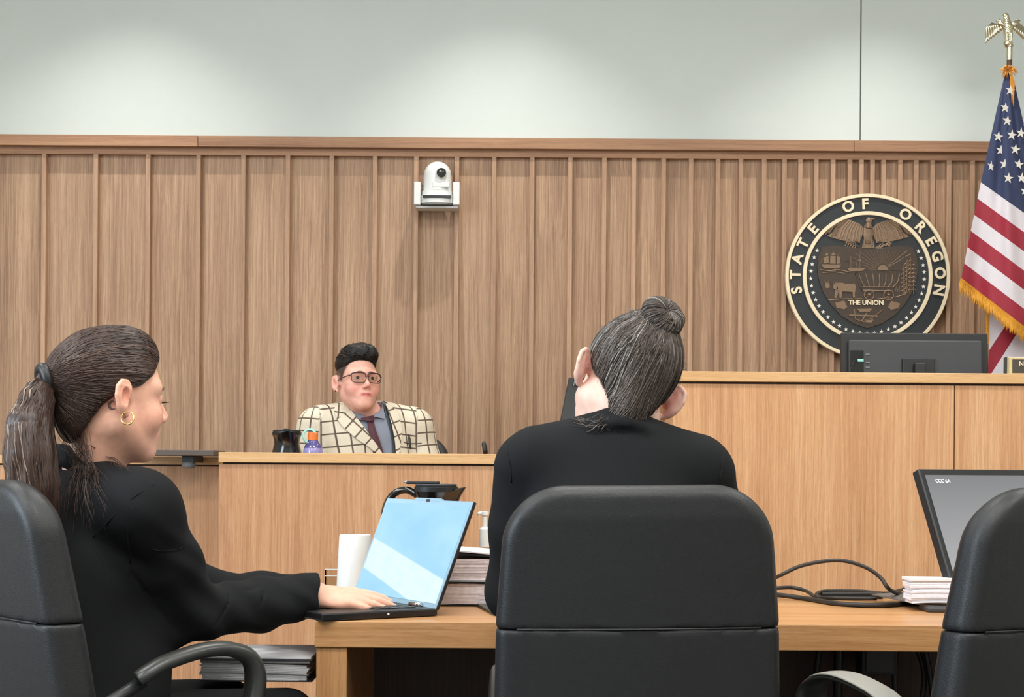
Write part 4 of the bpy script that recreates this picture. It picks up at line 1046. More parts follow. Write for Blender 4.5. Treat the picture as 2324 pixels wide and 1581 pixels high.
def lap_documents():
    Y0 = 3.36; x0 = P(455, 1500, Y0).x; x1 = P(706, 1500, Y0).x
    ztop = P(650, 1490, Y0).z; zbot = P(650, 1546, Y0).z
    t = thing('document_stack', ((x0+x1)/2, Y0+.1, zbot), 'thick grey-white document bundle on the lap below the table edge', 'documents', 'bound documents beside the table')
    h = ztop-zbot
    boxo('rear_cover', x0, x1+.003, Y0-.006, Y0+.23, zbot, zbot+.003, 'black', t)
    m = MB(); leaf_stack(m, x0, x1-.006, Y0, Y0+.22, zbot+.0035, ztop-.014, 11, .004, lambda u, f: -.004*u*u); o = m.build('pages', plain('paper_grey', (190, 190, 194), .8, var=.08, scale=60), t); o['kind'] = 'stuff'
    boxo('divider', x0, x1-.002, Y0-.002, Y0+.228, ztop-.0135, ztop-.009, 'grey', t)
    boxo('front_cover', x0, x1+.002, Y0-.004, Y0+.232, ztop-.008, ztop-.0045, 'dark_grey', t)
    boxo('top_sheet', x0, x1, Y0-.003, Y0+.23, ztop-.004, ztop, 'white_paper', t)
    return x0, x1, Y0, zbot
LAPDOC = lap_documents()
def right_papers():
    # thin grey folder, papers on it
    a = [PZ(1978, 1347, TZ+.02), PZ(2070, 1342, TZ+.02), PZ(2240, 1352, TZ+.012), PZ(2230, 1380, TZ+.008), PZ(2110, 1374, TZ+.014)]
    t = thing('clipboard', (a[4].x, a[4].y, TZ), 'thin dark grey clipboard under the loose white papers', 'clipboard')
    m = MB(); V = [Vector(v) for v in a]+[Vector(v)-Vector((0, 0, .003)) for v in a]; n = 5
    m._add(V, [tuple(range(n)), tuple(range(2*n-1, n-1, -1))]+[(i, (i+1) % n, n+(i+1) % n, n+i) for i in range(n)]); m.build('board', plain('board_grey', (104, 100, 96), .5), t)
    b = PZ(2110, 1388, TZ)
    boxo('feet', b.x-.01, b.x+.12, b.y-.02, b.y+.06, TZ+.0006, TZ+.012, 'dark_grey', t, .003)
    c = PZ(2066, 1369, TZ+.018); x1 = c.x+.20
    ztop = c.z+.058
    t = thing('paper_stack', (c.x+.1, c.y+.1, c.z), 'pile of loose white papers on the clipboard in front of the monitor', 'papers')
    m = MB(); leaf_stack(m, c.x+.002, x1, c.y, c.y+.07, c.z, ztop-.006, 13, .0035, lambda u, f: .003*math.sin(u*5)*(1-f)); o = m.build('loose_leaves', 'paper_edge2', t); o['kind'] = 'stuff'
    boxo('top_sheet', c.x-.003, x1, c.y-.003, c.y+.07, ztop-.0055, ztop, 'white_paper', t)
right_papers()
def cable(name, pix, r, label, cat='cable', mat='cable', grp='black cables on the table'):
    pts = [Vector(PZ(px, py, TZ+r+dz)) if depth is None else Vector(P(px, py, depth)) for px, py, dz, depth in pix]
    o = MB().tube(spline(pts, 6), r, 8).build(name, mat, None, True); tag(o, label, cat, grp); return o
cable('cable', [(1690, 1335, 0, None), (1758, 1311, 0, 3.90), (1820, 1283, 0, 3.88), (1900, 1271, 0, 3.86), (1960, 1285, 0, 3.85), (1998, 1310, 0, 3.84), (2020, 1338, 0, 3.83), (2060, 1352, 0, None)], .0050, 'black cable arching high above the table between the chairs')
cable('cable', [(1690, 1338, 0, None), (1760, 1334, .012, None), (1800, 1333, .012, None), (1830, 1341, .006, None), (1848, 1353, 0, None)], .0050, 'short black cable beside the centre chair meeting the cable coil')
cable('cable', [(1690, 1346, 0, None), (1760, 1349, .004, None), (1830, 1358, 0, None), (1900, 1369, 0, None), (1990, 1373, 0, None), (2060, 1368, 0, None), (2100, 1358, 0, None)], .0060, 'thick black cable along the front of the cable coil')
cable('cable', [(1990, 1358, .002, None), (1900, 1357, .0, None), (1858, 1355, .004, None), (1854, 1347, .01, None), (1875, 1341, .012, None), (1950, 1341, .01, None), (2010, 1346, .004, None), (2045, 1338, .004, None), (2075, 1330, .0, None)], .0048, 'coiled black cable lying around the power adapter')
pa = PZ(1866, 1359, TZ)
o = boxo('power_adapter', pa.x, PZ(2008, 1360, TZ).x, pa.y+.012, pa.y+.05, TZ+.0005, TZ+.016, 'black', None, .004); tag(o, 'flat black power adapter lying among the cables', 'power adapter')
# ------------------------------------------------------------------ small things behind the laptop
Yc = 3.98
c = P(806, 1260, Yc); t = thing('white_container', (c.x, Yc, TZ), 'tall white round container left of the laptop screen', 'container')
zt_ = P(806, 1213, Yc).z-TZ; r = .040
MB().lathe([(.001, .0005), (.0465, .0005), (.047, .004), (r, zt_-.003), (r-.001, zt_), (r-.005, zt_+.0005), (r-.007, zt_-.004), (.001, zt_-.004)], (c.x, Yc, TZ), k=40).build('wall', 'white_plastic', t, True, auto=40)
MB().lathe([(.0475, .012), (.0478, .013), (.0475, .016), (.0470, .017)], (c.x, Yc, TZ), k=40, cap=False).build('foot_band', 'white_paper', t, True)
Yh = 4.02; c = P(762, 1300, Yh); t = thing('acrylic_holder', (c.x, Yh, TZ), 'small clear acrylic card holder beside the white container', 'card holder')
zt_ = P(762, 1289, Yh).z
MB().box(c.x-.024, c.x+.03, Yh, Yh+.003, TZ+.0005, zt_).build('back_plate', 'clear', t)
MB().box(c.x-.024, c.x+.03, Yh-.03, Yh-.027, TZ+.0005, zt_-.018).build('front_plate', 'clear', t)
MB().box(c.x-.024, c.x-.021, Yh-.027, Yh, TZ+.0005, zt_-.002).build('side_plate', 'clear', t)
for z in (zt_, zt_-.017): MB().box(c.x-.0245, c.x+.0305, Yh-.0285, Yh-.0275, z-.0015, z+.0005).build('plate_edge', 'white_plastic', t)
Ys = 4.03; c = P(1100, 1200, Ys); t = thing('sanitizer_bottle', (c.x, Ys, TZ), 'clear pump bottle with a white pump beside the document pile', 'bottle')
zz = lambda y: P(1100, y, Ys).z-TZ
MB().lathe([(.001, .0005), (.026, .0005), (.028, .005), (.028, zz(1258)), (.024, zz(1248)), (.012, zz(1243)), (.012, zz(1238))], (c.x, Ys, TZ)).build('body', 'clear', t, True, auto=40)
MB().lathe([(.001, .003), (.0255, .003), (.0255, zz(1290)), (.001, zz(1290))], (c.x, Ys, TZ)).build('gel', plain('gel', (205, 196, 178), .3, var=.03), t, True, auto=40)
MB().lathe([(.0145, zz(1240)), (.0145, zz(1200)), (.010, zz(1196)), (.007, zz(1194))], (c.x, Ys, TZ)).build('collar', 'white_plastic', t, True, auto=40)
MB().lathe([(.006, zz(1196)), (.0055, zz(1172)), (.010, zz(1168)), (.0105, zz(1161)), (.001, zz(1160))], (c.x, Ys, TZ), k=18).build('pump', 'white_plastic', t, True, auto=40)
zn = TZ+zz(1164)
MB().tube([(c.x, Ys, zn), (c.x-.012, Ys-.005, zn), (c.x-.018, Ys-.008, zn-.003)], .0042, 8).build('nozzle', 'white_plastic', t, True)
# ------------------------------------------------------------------ chairs round the table
cc = P(1470, 1100, 2.70)
office_chair((cc.x, 2.80, 0), math.radians(0), 'black leather office chair in the centre, back facing the viewer, occupied', roll=math.radians(-.8), arm_x=.236)
LCH = office_chair((-.895, 2.95, 0), math.radians(-52), 'black leather office chair at the far left, under the person with the ponytail', arm=.045, arm_x=.265, arm_y=.06)
office_chair((.952, 2.88, 0), math.radians(32), 'empty black leather office chair at the far right in front of the monitor', arm=-.014, arm_y=.10, arm_x=.205, arm_w=2.4, arm_t=.62, pad=True)  # pad lays the painted sheen strips on this chair's arms
wc = P(885, 1000, 6.42)
office_chair((wc.x, 6.40, .19), math.radians(172), 'black leather chair behind the person at the witness stand', group=None, rise=-.03)

# cables and a small black box hanging under the table top
def under(name, pts, r, label): tag(MB().tube(spline(pts, 5), r, 7).build(name, 'black', None, True), label, 'cable', 'cables hanging under the table')
Yu = 3.92
for i, (x0, x1, x2, nm) in enumerate(((1868, 1852, 1846, 'leftmost'), (1905, 1902, 1898, 'second'), (2040, 2030, 2036, 'third'), (2062, 2098, 2080, 'curved'), (2088, 2110, 2120, 'rightmost'))):
    z0 = TZ-.0555; a, b, c_ = P(x0, 1470, Yu-.02*i), P(x1, 1530, Yu-.02*i), P(x2, 1640, Yu-.02*i)
    under('cable', [(a.x, a.y, z0), b, c_, (c_.x-.02, c_.y, .30)], .007 if i != 1 else .012, '%s black cable hanging below the table top near the right chair' % nm)
a, b = P(1952, 1475, 3.88), P(2032, 1530, 3.88)
u = thing('cable_box', ((a.x+b.x)/2, 3.88, TZ-.0555), 'black junction box mounted under the right of the table', 'box')
boxo('housing', a.x, b.x, 3.86, 3.93, b.z, TZ-.0555, 'black', u, .003); boxo('cover_plate', a.x+.01, b.x-.01, 3.856, 3.861, b.z+.01, TZ-.07, 'dark_grey', u, .001)
# ------------------------------------------------------------------ people
def skin_mat(name, base, blush, lip, dark):
    m, nt, b = nt_new(name); L = nt.links.new
    a = node(nt, 'ShaderNodeAttribute', attribute_name='zones'); s = node(nt, 'ShaderNodeSeparateXYZ'); L(a.outputs['Vector'], s.inputs[0])
    g = node(nt, 'ShaderNodeNewGeometry'); n = node(nt, 'ShaderNodeTexNoise'); n.inputs['Scale'].default_value = 90; n.inputs['Detail'].default_value = 4; L(g.outputs['Position'], n.inputs['Vector'])
    c = lin(base); r = ramp(nt, [(.3, tuple(x*.93 for x in c)), (.7, tuple(min(1, x*1.05) for x in c))]); L(n.outputs[0], r.inputs[0])
    cur = r.outputs[0]
    for i, col in ((2, blush), (0, lip), (1, dark)):
        mx = node(nt, 'ShaderNodeMix', data_type='RGBA'); L(s.outputs[i], mx.inputs[0]); L(cur, mx.inputs[6]); mx.inputs[7].default_value = (*lin(col), 1); cur = mx.outputs[2]
    L(cur, b.inputs['Base Color']); b.inputs['Roughness'].default_value = .48; b.inputs['Specular IOR Level'].default_value = .4
    b.inputs['Subsurface Weight'].default_value = .12; b.inputs['Subsurface Radius'].default_value = (.010, .004, .002); b.inputs['Subsurface Scale'].default_value = 1
    bp = node(nt, 'ShaderNodeBump'); bp.inputs['Strength'].default_value = .06; bp.inputs['Distance'].default_value = .001; n2 = node(nt, 'ShaderNodeTexNoise'); n2.inputs['Scale'].default_value = 900; L(g.outputs['Position'], n2.inputs['Vector']); L(n2.outputs[0], bp.inputs['Height']); L(bp.outputs[0], b.inputs['Normal'])
    return m
def head_sdf(q, full=0.0, open_eye=1.0, lip_cut=1.0, ear_out=.5, jaw=.050):
    """q in head space: x right, y forward, z up, origin between the ears at eye height; full widens the lower face"""
    ax = np.abs(q[:, 0]); m = np.stack([ax, q[:, 1], q[:, 2]], 1).astype(np.float32)
    d = s_ell(q, (0, -.010, .032), (.074, .097, .085))
    d = U(d, s_ell(q, (0, .030, -.028), (.060+full*.5, .060, .082)), .03)
    d = U(d, s_cap(m, (jaw+full, -.004, -.050), (.012, .062, -.098+full*.2), .024+full, .020+full*.3), .03)
    d = U(d, s_ell(q, (0, .070, -.098), (.020, .018, .016)), .02)
    d = U(d, s_ell(m, (.038+full*.4, .058, -.036), (.028, .026, .028)), .02)
    d = U(d, s_cap(m, (.0, .080, .022), (.046, .064, .020), .013, .012), .018)
    d = S(d, s_ell(m, (.031, .094, .001), (.018, .016, .012)), .014)
    # nose
    d = U(d, s_cap(q, (0, .083, .010), (0, .106, -.030), .0075, .0105), .010)
    d = U(d, s_ell(m, (.0105, .098, -.036), (.0075, .010, .0075)), .006)
    d = S(d, s_ell(m, (.0065, .103, -.0445), (.0035, .005, .004)), .003)
    # eyelids over the eyeball
    d = U(d, s_ell(m, (.031, .0735, .001), (.0155, .0142, .0142)), .004)
    if open_eye > 0:
        d = S(d, s_ell(m, (.031, .090, .000), (.0125, .012, .0052*open_eye)), .0015)
    # mouth
    d = U(d, s_ell(q, (0, .078, -.067), (.027, .017, .020)), .018)
    lw_ = .024 if lip_cut > 0 else .012; lk = .004 if lip_cut > 0 else .007
    d = U(d, s_cap(m, (0, .0935, -.0615), (lw_, .0935-.52*lw_, -.0615-.0050*lw_/.024), .0048, .0022), lk)
    d = U(d, s_cap(m, (0, .0925, -.0715), (lw_*.83, .0925-.48*lw_*.83, -.0695), .0060, .0025), lk)
    if lip_cut > 0: d = S(d, s_cap(m, (0, .0985, -.0664), (.024*lip_cut, .085, -.0678), .0018*lip_cut, .0010*lip_cut), .002)
    # ear: plate, rim, lobe, hollow
    ec = A(.077, -.012, -.006)
    def ep(y, z): return A(.0755+(-ear_out*y+.020*ear_out), -.014+y, -.006+z)
    e = s_cap(m, A(.068, -.004, -.004), ep(-.004, .002), .012, .006)
    e = U(e, s_cap(m, ep(.004, .012), ep(-.003, -.014), .0105, .0095), .008)
    e = U(e, chain(m, [ep(.006, .022), ep(-.006, .020), ep(-.010, .004), ep(-.005, -.014), ep(.002, -.022)], [.0062]*5), .008)
    rim = [ep(.013, .006), ep(.014, .020), ep(.006, .031), ep(-.007, .031), ep(-.017, .020), ep(-.018, .003), ep(-.012, -.013), ep(-.003, -.024), ep(.006, -.030)]
    e = U(e, chain(m, rim, [.0042]*5+[.0042, .0046, .0062, .0066]), .006)
    e = S(e, s_ell(m, ep(.001, .003)+A(.0095, .0, 0), (.0115, .0085, .017)), .003)
    e = U(e, s_cap(m, ep(.010, -.004), ep(.009, -.012), .0042, .0038), .003)
    return U(d, e, .006)
def hand_sdf(q, sx, curl=(.25, .35, .3), spread=1.0, thumb=0.0):
    """q in hand space: wrist at origin, y along the fingers, z out of the back of the hand; sx=-1 right hand"""
    q = q*A(-sx, 1, 1) if sx > 0 else q             # model the right hand: thumb on -x
    d = s_cap(q, (0, -.05, 0), (0, .0, 0), .027, .026)
    d = U(d, s_ell(q, (0, .045, -.002), (.038, .058, .0165)), .02)
    d = U(d, s_ell(q, (-.022, .03, -.010), (.018, .036, .014)), .015)
    fx = (-.029, -.010, .010, .029); fl = (.072, .081, .074, .058); fy = (.082, .087, .082, .073); fr = (.0088, .009, .0086, .0076)
    for i in range(4):
        a = A(fx[i]*.95, fy[i]-.012, .002); ang = 0.0; pts = [a]; sp = fx[i]*spread*2.0
        for j, fct in enumerate((.46, .30, .24)):
            ang += curl[j]*(1+.1*(i-1)); L_ = fl[i]*fct+(.012 if j == 0 else 0)
            pts.append(pts[-1]+A(math.sin(sp)*L_*math.cos(ang), math.cos(sp)*L_*math.cos(ang), -math.sin(ang)*L_))
        f = chain(q, pts, [fr[i]*1.08, fr[i], fr[i]*.93, fr[i]*.78], .002)
        d = U(d, f, .0055)
    th = [A(-.026, .018, -.010), A(-.050, .046, -.016-thumb), A(-.056, .075, -.020-thumb), A(-.054, .095, -.023-thumb)]
    return U(d, chain(q, th, [.0135, .0112, .0095, .0075], .003), .008)
def torso_sdf(q, w=1.0, dp=1.0, bust=.05):
    ax = np.abs(q[:, 0]); m = np.stack([ax, q[:, 1], q[:, 2]], 1).astype(np.float32)
    d = s_cap(m, (0, -.005, -.05), (.150*w, .0, -.055), .058*dp, .052*dp)
    d = U(d, s_cap(m, (.02, -.012, .0), (.135*w, -.002, -.045), .042, .045), .04)
    d = U(d, s_ell(q, (0, .010*dp, -.19), (.165*w, .115*dp, .20)), .05)
    d = U(d, s_ell(q, (0, .0, -.38), (.15*w, .110*dp, .20)), .06)
    d = U(d, s_ell(q, (0, .0, -.53), (.178*w, .135*dp, .13)), .06)
    if bust: d = U(d, s_ell(m, (.07*w, .085*dp, -.225), (.062, bust, .062)), .05)
    return d
def local(p, c, R, s=1.0): return ((p-np.asarray(c, np.float32))@R)/s
def masked(p, c, rad, fn):
    """evaluate fn only near c (saves time); outside returns a distance bound"""
    dist = np.linalg.norm(p-np.asarray(c, np.float32), axis=1)
    out = (dist-rad*.8).astype(np.float32); k = dist < rad
    if k.any(): out[k] = fn(p[k])
    return out
def hit(f, px, py, y0=2.0, y1=8.0, off=0.0):
    """first point of surface f on the camera ray through a pixel"""
    d = P(px, py, 1.0)-Vector((0, 0, EYE)); d = np.array(d[:], np.float32); d /= np.linalg.norm(d); o = A(0, 0, EYE); t = y0
    for _ in range(90):
        e = float(f((o+d*t)[None])[0])-off
        if e < .0004: break
        t += e*.8
        if t > y1: return None
    return o+d*t
def on_surface(f, pix, off=0.0, y0=2.0, y1=8.0):
    out = []
    for a in pix:
        h_ = hit(f, a[0], a[1], y0, y1, off)
        if h_ is not None: out.append(Vector(h_.tolist()))
    return out
def rot_from(fwd, pitch=0, roll=0):
    """head frame from a horizontal facing direction, pitch down (deg), roll to the subject's right (deg)"""
    R = frame(fwd); a, b = math.radians(pitch), math.radians(roll)
    Rx = np.array([[1, 0, 0], [0, math.cos(a), math.sin(a)], [0, -math.sin(a), math.cos(a)]], np.float32)   # forward tips down
    Rr = np.array([[math.cos(b), 0, math.sin(b)], [0, 1, 0], [-math.sin(b), 0, math.cos(b)]], np.float32)  # crown tips to the right
    return R@Rx@Rr
def zones(V, c, R, s=1.0, lips=1.0, dark_fn=None, blush=.5):
    q = local(V, c, R, s); ax = np.abs(q[:, 0])
    lip = np.exp(-((q[:, 2]+.0665)/.0075)**4)*np.exp(-(ax/.0245)**6)*(q[:, 1] > .082)*lips
    bl = blush*(np.exp(-(((ax-.045)/.022)**2+((q[:, 2]+.038)/.022)**2))*(q[:, 1] > .02)+.8*np.exp(-(((ax-.088)/.016)**2+((q[:, 1]+.018)/.02)**2+((q[:, 2]+.002)/.035)**2))+.5*np.exp(-((ax/.014)**2+((q[:, 2]+.034)/.014)**2))*(q[:, 1] > .09))
    dk = dark_fn(q) if dark_fn else np.zeros(len(V))
    return np.stack([lip, dk, np.clip(bl, 0, 1)], 1)
def eyes(parent, c, R, s=1.0, look=(0, 1, 0)):
    for sg in (-1, 1):
        cc_ = np.asarray(c)+R@A(sg*.031*s, .0735*s, .0005*s)
        e = MB().ball(cc_, .0130*s, 16).build('eyeball', 'skin_eye', parent, True)
        lk = R@(A(*look)/np.linalg.norm(look)); cen = cc_+lk*.0102*s
        MB().lathe([(.0062*s, 0), (.0058*s, .0022*s), (.003*s, .0034*s), (.0003*s, .0036*s)], Vector(cen.tolist()), axis=lk.tolist(), k=18).build('iris', 'iris', e, True)
def brows(parent, c, R, s, f, mat='brow', h=.020, w=.0032):
    for sg in (-1, 1):
        pts = np.array([np.asarray(c)+R@(A(sg*x, .10, z+h-.020)*s) for x, z in ((.012, .0200), (.022, .0235), (.034, .0245), (.046, .0205))], np.float32)
        pts = project(f, pts, .0008)
        MB().tube(spline([Vector(p.tolist()) for p in pts], 4), [.0022*s]*3+[w*s]*6+[.0026*s]*3+[.0012*s], 6).build('eyebrow', mat, parent, True)
def hair_paths(f, starts, ends, K=14, iso=.001, lift=.0, noise=.002, seed=1, cen=None):
    """starts, ends: (S,3); straight guides pushed onto the surface f=iso"""
    rs = np.random.RandomState(seed); Sn = len(starts); t = np.linspace(0, 1, K)[None, :, None]
    L = starts[:, None]*(1-t)+ends[:, None]*t
    if cen is not None:                       # carry the guide round the head instead of through it
        v = L-cen; n_ = np.linalg.norm(v, axis=2, keepdims=True); r_ = np.linalg.norm(starts-cen, axis=1)[:, None, None]*(1-t)+np.linalg.norm(ends-cen, axis=1)[:, None, None]*t
        L = cen+v/np.maximum(n_, 1e-6)*r_
    w = rs.normal(size=(Sn, 1, 3))*noise*np.sin(np.pi*t)*3
    L = (L+w).astype(np.float32); fl = L.reshape(-1, 3)
    iso_ = np.repeat(iso+np.abs(rs.normal(size=Sn))*noise*.5, K)
    p = fl.copy()
    for _ in range(6):
        p -= grad(f, p)*(f(p)-iso_)[:, None]
    return p.reshape(Sn, K, 3)
def trousers(parent, hips, knees, ankles, mat='cloth', h=.010, r=(.095, .068, .055)):
    def f(p):
        d = s_cap(p, hips[0], hips[1], .11, .11)
        for i in (0, 1):
            d = U(d, chain(p, [hips[i], knees[i], ankles[i]], list(r)), .03)
        return d
    pts = np.array([*hips, *knees, *ankles]); lo = pts.min(0)-.14; hi = pts.max(0)+.14
    o = sdfo('trousers', f, lo, hi, h, mat, parent)
    for a in ankles:
        def sf(p, a=np.asarray(a)): return s_cap(p, a+A(0, 0, -.045), a+A(.0, .13, -.055), .04, .032)
        sdfo('shoe', sf, np.asarray(a)-A(.1, .1, .12), np.asarray(a)+A(.1, .22, .05), .008, 'gloss_black', parent)
    return f
# ------------------------------------------------------------------ person at the left with the ponytail
def left_person():
    fw = Vector((math.cos(math.radians(38)), math.sin(math.radians(38)), 0))
    HC = np.array(P(254, 900, 3.17)[:], np.float32); HR = rot_from(fw, pitch=3, roll=0); hs = 1.06
    tf_ = Vector((math.cos(math.radians(42)), math.sin(math.radians(42)), 0))
    NK = A(-.848, 3.20, 1.042); TR = rot_from(tf_, pitch=8)
    sR = NK+TR@A(.165, .0, -.055); sL = NK+TR@A(-.165, .0, -.055)
    SRp = np.array(P(330, 1150, 3.06)[:], np.float32)
    eR = np.array(P(440, 1388, 3.20)[:], np.float32); wR = np.array(P(708, 1346, 3.44)[:], np.float32)
    eL = A(-.66, 3.52, .765); wL = A(-.47, 3.66, .775)
    t = thing('person', (-.86, 3.12, 0), 'seated person in a black blazer with a brown ponytail, hand on the laptop', 'person')
    # hand frame on the keyboard
    hd = Vector((.975, .20, -.10)).normalized(); HRt = frame(hd, (-.12, -.42, 1))
    hl = Vector((.88, .42, -.12)).normalized(); HLt = frame(hl, (0, .1, 1))
    wh = wR+np.array(hd[:], np.float32)*.005+A(0, 0, -.003); wlh = wL+np.array(hl[:], np.float32)*.005
    curl = (.13, .16, .12)
    def head(p): return head_sdf(local(p, HC, HR, hs), open_eye=.35, lip_cut=0)*hs
    def body(p):
        d = masked(p, HC, .22, head)
        q = local(p, HC, HR, hs)
        d = U(d, s_cap(p, HC+HR@A(0, -.022, -.06), NK+TR@A(0, .0, -.02), .054, .062), .03)
        d = U(d, s_cap(p, sR+A(.02, .02, -.02), sL+A(.02, 0, -.02), .05, .05), .05)
        d = U(d, s_ell(p, NK+TR@A(0, .02, -.2), (.12, .10, .18)), .04)
        d = U(d, chain(p, [SRp, eR, wR], [.045, .038, .026]), .02)
        d = U(d, chain(p, [sL, eL, wL], [.045, .038, .026]), .02)
        d = U(d, masked(p, wh, .25, lambda x: hand_sdf(local(x, wh, HRt, 1.12), -1, curl, .85)*1.12), .004)
        d = U(d, masked(p, wlh, .25, lambda x: hand_sdf(local(x, wlh, HLt), 1, curl)), .004)
        return d
    SK = skin_mat('skin_fair', (232, 178, 154), (226, 138, 118), (196, 112, 104), (96, 66, 54))
    bo = sdfo('body', body, (-1.08, 2.93, .72), (-.18, 3.85, 1.36), .0029, SK, t, {'zones': lambda V: zones(V, HC, HR, hs, blush=.45)})
    eyes(t, HC, HR, hs, (0, 1, -.5))
    for sg in (-1, 1):      # lashes
        L = []
        for i in range(16):
            x = .020+.024*i/15; a = HC+HR@(A(sg*x, .0878-.35*(x-.031)**2*40*.04, -.0030)*hs); L.append([a, a+HR@A(sg*.001, .005, -.002), a+HR@A(sg*.003, .0095, -.0015)])
        strands('eyelashes', L, np.full(16, .0007), 'iris', t, [0]*16)
    brows(t, HC, HR, hs, head)
    # blazer
    def blazer(p):
        q = local(p, NK, TR)
        d = torso_sdf(q, 1.06, 1.06, .055)
        d = U(d, s_cap(p, SRp, NK+TR@A(.10, 0, -.06), .054, .058), .04)
        k = np.maximum(0, 1-np.linalg.norm(p-eR, axis=1)/.16)
        wr = .0030*np.sin((p-eR)@A(60, 40, 75))*k+.0028*vnoise(p, 30, 5)+.0016*np.sin((p-SRp)@A(55, 30, 95)+2.2*vnoise(p, 22, 9))
        m2 = eR*.58+SRp*.42
        arm = chain(p, [SRp, SRp*.5+eR*.5+A(.006, -.008, .0), eR, eR*.45+wR*.55+A(0, 0, -.006), wR+A(.012, .006, .0)], [.058, .053, .056, .053, .046], .03)
        arm = np.maximum(arm, (p-(wR+A(.010, .004, 0)))@np.array(hd[:], np.float32))
        d = U(d, arm+wr, .06)
        aL = chain(p, [sL, eL, eL*.5+wL*.5, wL], [.062, .060, .050, .040], .03); aL = np.maximum(aL, (p-wL)@np.array(hl[:], np.float32))
        d = U(d, aL, .03)
        # skirt of the jacket
        d = U(d, s_ell(q, (.0, .02, -.55), (.185, .155, .13)), .05)
        d = U(d, s_ell(q, (.06, .085, -.42), (.125, .10, .20)), .06)
        d = S(d, s_cap(p, NK+TR@A(0, .03, .12), NK+TR@A(0, .06, -.02), .062, .056), .012)
        # collar band standing round the neck
        pts = [NK+TR@A(.064*math.sin(a), -.012-.066*math.cos(a), .046-.036*(1-math.cos(a))*.9) for a in np.linspace(-2.1, 2.1, 12)]
        pt2 = [x+TR@A(0, -.002, -.03)+(x-NK)*.10 for x in pts]
        d = U(d, U(chain(p, pts, [.0075]*12), chain(p, pt2, [.012]*12), .022), .012)
        # creases
        for a, b, r_ in creases: d = S(d, s_cap(p, a, b, r_, r_*.5), .007)
        return d
    creases = []
    def crease(pix, r_, sink=0.0):
        pts = on_surface(blazer, pix)
        for a, b in zip(pts[:-1], pts[1:]): new.append((np.array(a[:], np.float32), np.array(b[:], np.float32), r_))
    new = []
    crease([(520, 1350), (512, 1385), (490, 1420)], .0022)
    crease([(600, 1340), (592, 1375)], .002)
    crease([(300, 1300), (330, 1345), (375, 1400)], .0025)
    crease([(560, 1338), (590, 1330)], .002)
    creases += new
    bz_ = sdfo('blazer', blazer, (-1.16, 2.86, .44), (-.36, 3.75, 1.13), .0042, 'cloth', t)
    for pix in ([(430, 1234), (405, 1246), (370, 1250), (345, 1246)], [(405, 1085), (350, 1098), (300, 1130), (250, 1178), (212, 1218)], [(300, 1150), (290, 1210), (296, 1280)]):
        pts = on_surface(blazer, pix, .0004)
        if len(pts) > 2: MB().tube(spline(pts, 4), .0011, 5).build('seam', 'cloth2', bz_, True)
    # trousers and lap
    hipR = NK+TR@A(.085, .02, -.56); hipL = NK+TR@A(-.085, .02, -.56); hipR[2] = hipL[2] = .525
    f2 = np.array(tf_[:], np.float32)
    kR = hipR+f2*.44+A(.03, -.02, .0); kL = hipL+f2*.43
    trousers(t, [hipR, hipL], [kR, kL], [kR+A(.03, .03, -.42), kL+A(.05, .03, -.42)], 'cloth')
    # hair cap, swept back to the tie
    def hl_y(z): return np.interp(z, [-.12, -.075, -.045, -.02, .005, .022, .045, .075, .10, .14], [-.075, -.068, -.058, -.044, -.016, .030, .058, .082, .105, .13]).astype(np.float32)
    def cap_q(q):
        d = s_ell(q, (0, -.014, .038), (.0825, .107, .092))
        d = U(d, s_ell(q, (0, -.045, -.030), (.062, .065, .075)), .03)
        d = U(d, s_cap(q, (0, -.095, .030), (0, -.128, .022), .035, .016), .035)
        d = U(d, s_ell(q, (0, .022, .092), (.055, .05, .038)), .03)
        return I(d, (q[:, 1]-hl_y(q[:, 2])-.15*np.maximum(0, .05-np.abs(q[:, 0]))*0)*.75, .012)
    def cap(p): return cap_q(local(p, HC, HR, hs))*hs
    HB = attr_ramp('brown_hair', 'tone', [(0, (38, 27, 24)), (.5, (66, 48, 41)), (.8, (92, 70, 60)), (1, (158, 140, 124))], .42, .45)
    lo, hi = HC-.19, HC+.17
    hc = sdfo('hair', cap, lo, hi, .0032, HB, t, {'tone': lambda V: .22+.15*vnoise(V, 60, 3)})
    tie = HC+HR@(A(0, -.130, .020)*hs)
    rs = np.random.RandomState(3); n = 900
    zz = rs.uniform(-.085, .118, n); sg = np.where(rs.rand(n) < .8, 1, -1)
    xr = np.sqrt(np.clip(1-((zz-.038)/.094)**2, .02, 1))*.082*np.where(zz > .07, rs.uniform(0, 1, n), rs.uniform(.9, 1, n))
    st = HC+(np.stack([sg*xr, hl_y(zz)-.004+rs.normal(size=n)*.004, zz], 1)*hs)@HR.T
    back = rs.rand(n) < .35
    st[back] = st[back]*.5+(tie)*.5
    en = tie+rs.normal(size=(n, 3))*.007
    Lh = hair_paths(cap, st.astype(np.float32), en.astype(np.float32), 18, .0002, noise=.0010, seed=4, cen=HC+HR@(A(0, -.014, .03)*hs))
    strands('hair_strands', Lh, rs.uniform(.0006, .0013, n), HB, hc, np.clip(rs.normal(.40, .17, n), 0, .78))
    # tie and ponytail
    ax = HR@A(0, -1, -.25); ax /= np.linalg.norm(ax)
    a = np.cross(ax, A(0, 0, 1)); a /= np.linalg.norm(a); b = np.cross(ax, a)
    MB().tube([Vector((tie+ax*.004+(a*math.cos(q)*.019+b*math.sin(q)*.024)).tolist()) for q in np.linspace(0, 2*math.pi, 22)[:-1]], .0105, 10, close=True, flat=(1, 1)).build('hair_tie', 'black', t, True)
    ty = float(tie[1])
    pp = [tie+ax*.005]+[np.array(P(x, y, ty+dy)[:], np.float32) for x, y, dy in ((84, 905, -.02), (66, 965, -.045), (68, 1030, -.05), (76, 1095, -.05), (92, 1170, -.03), (104, 1225, -.01))]
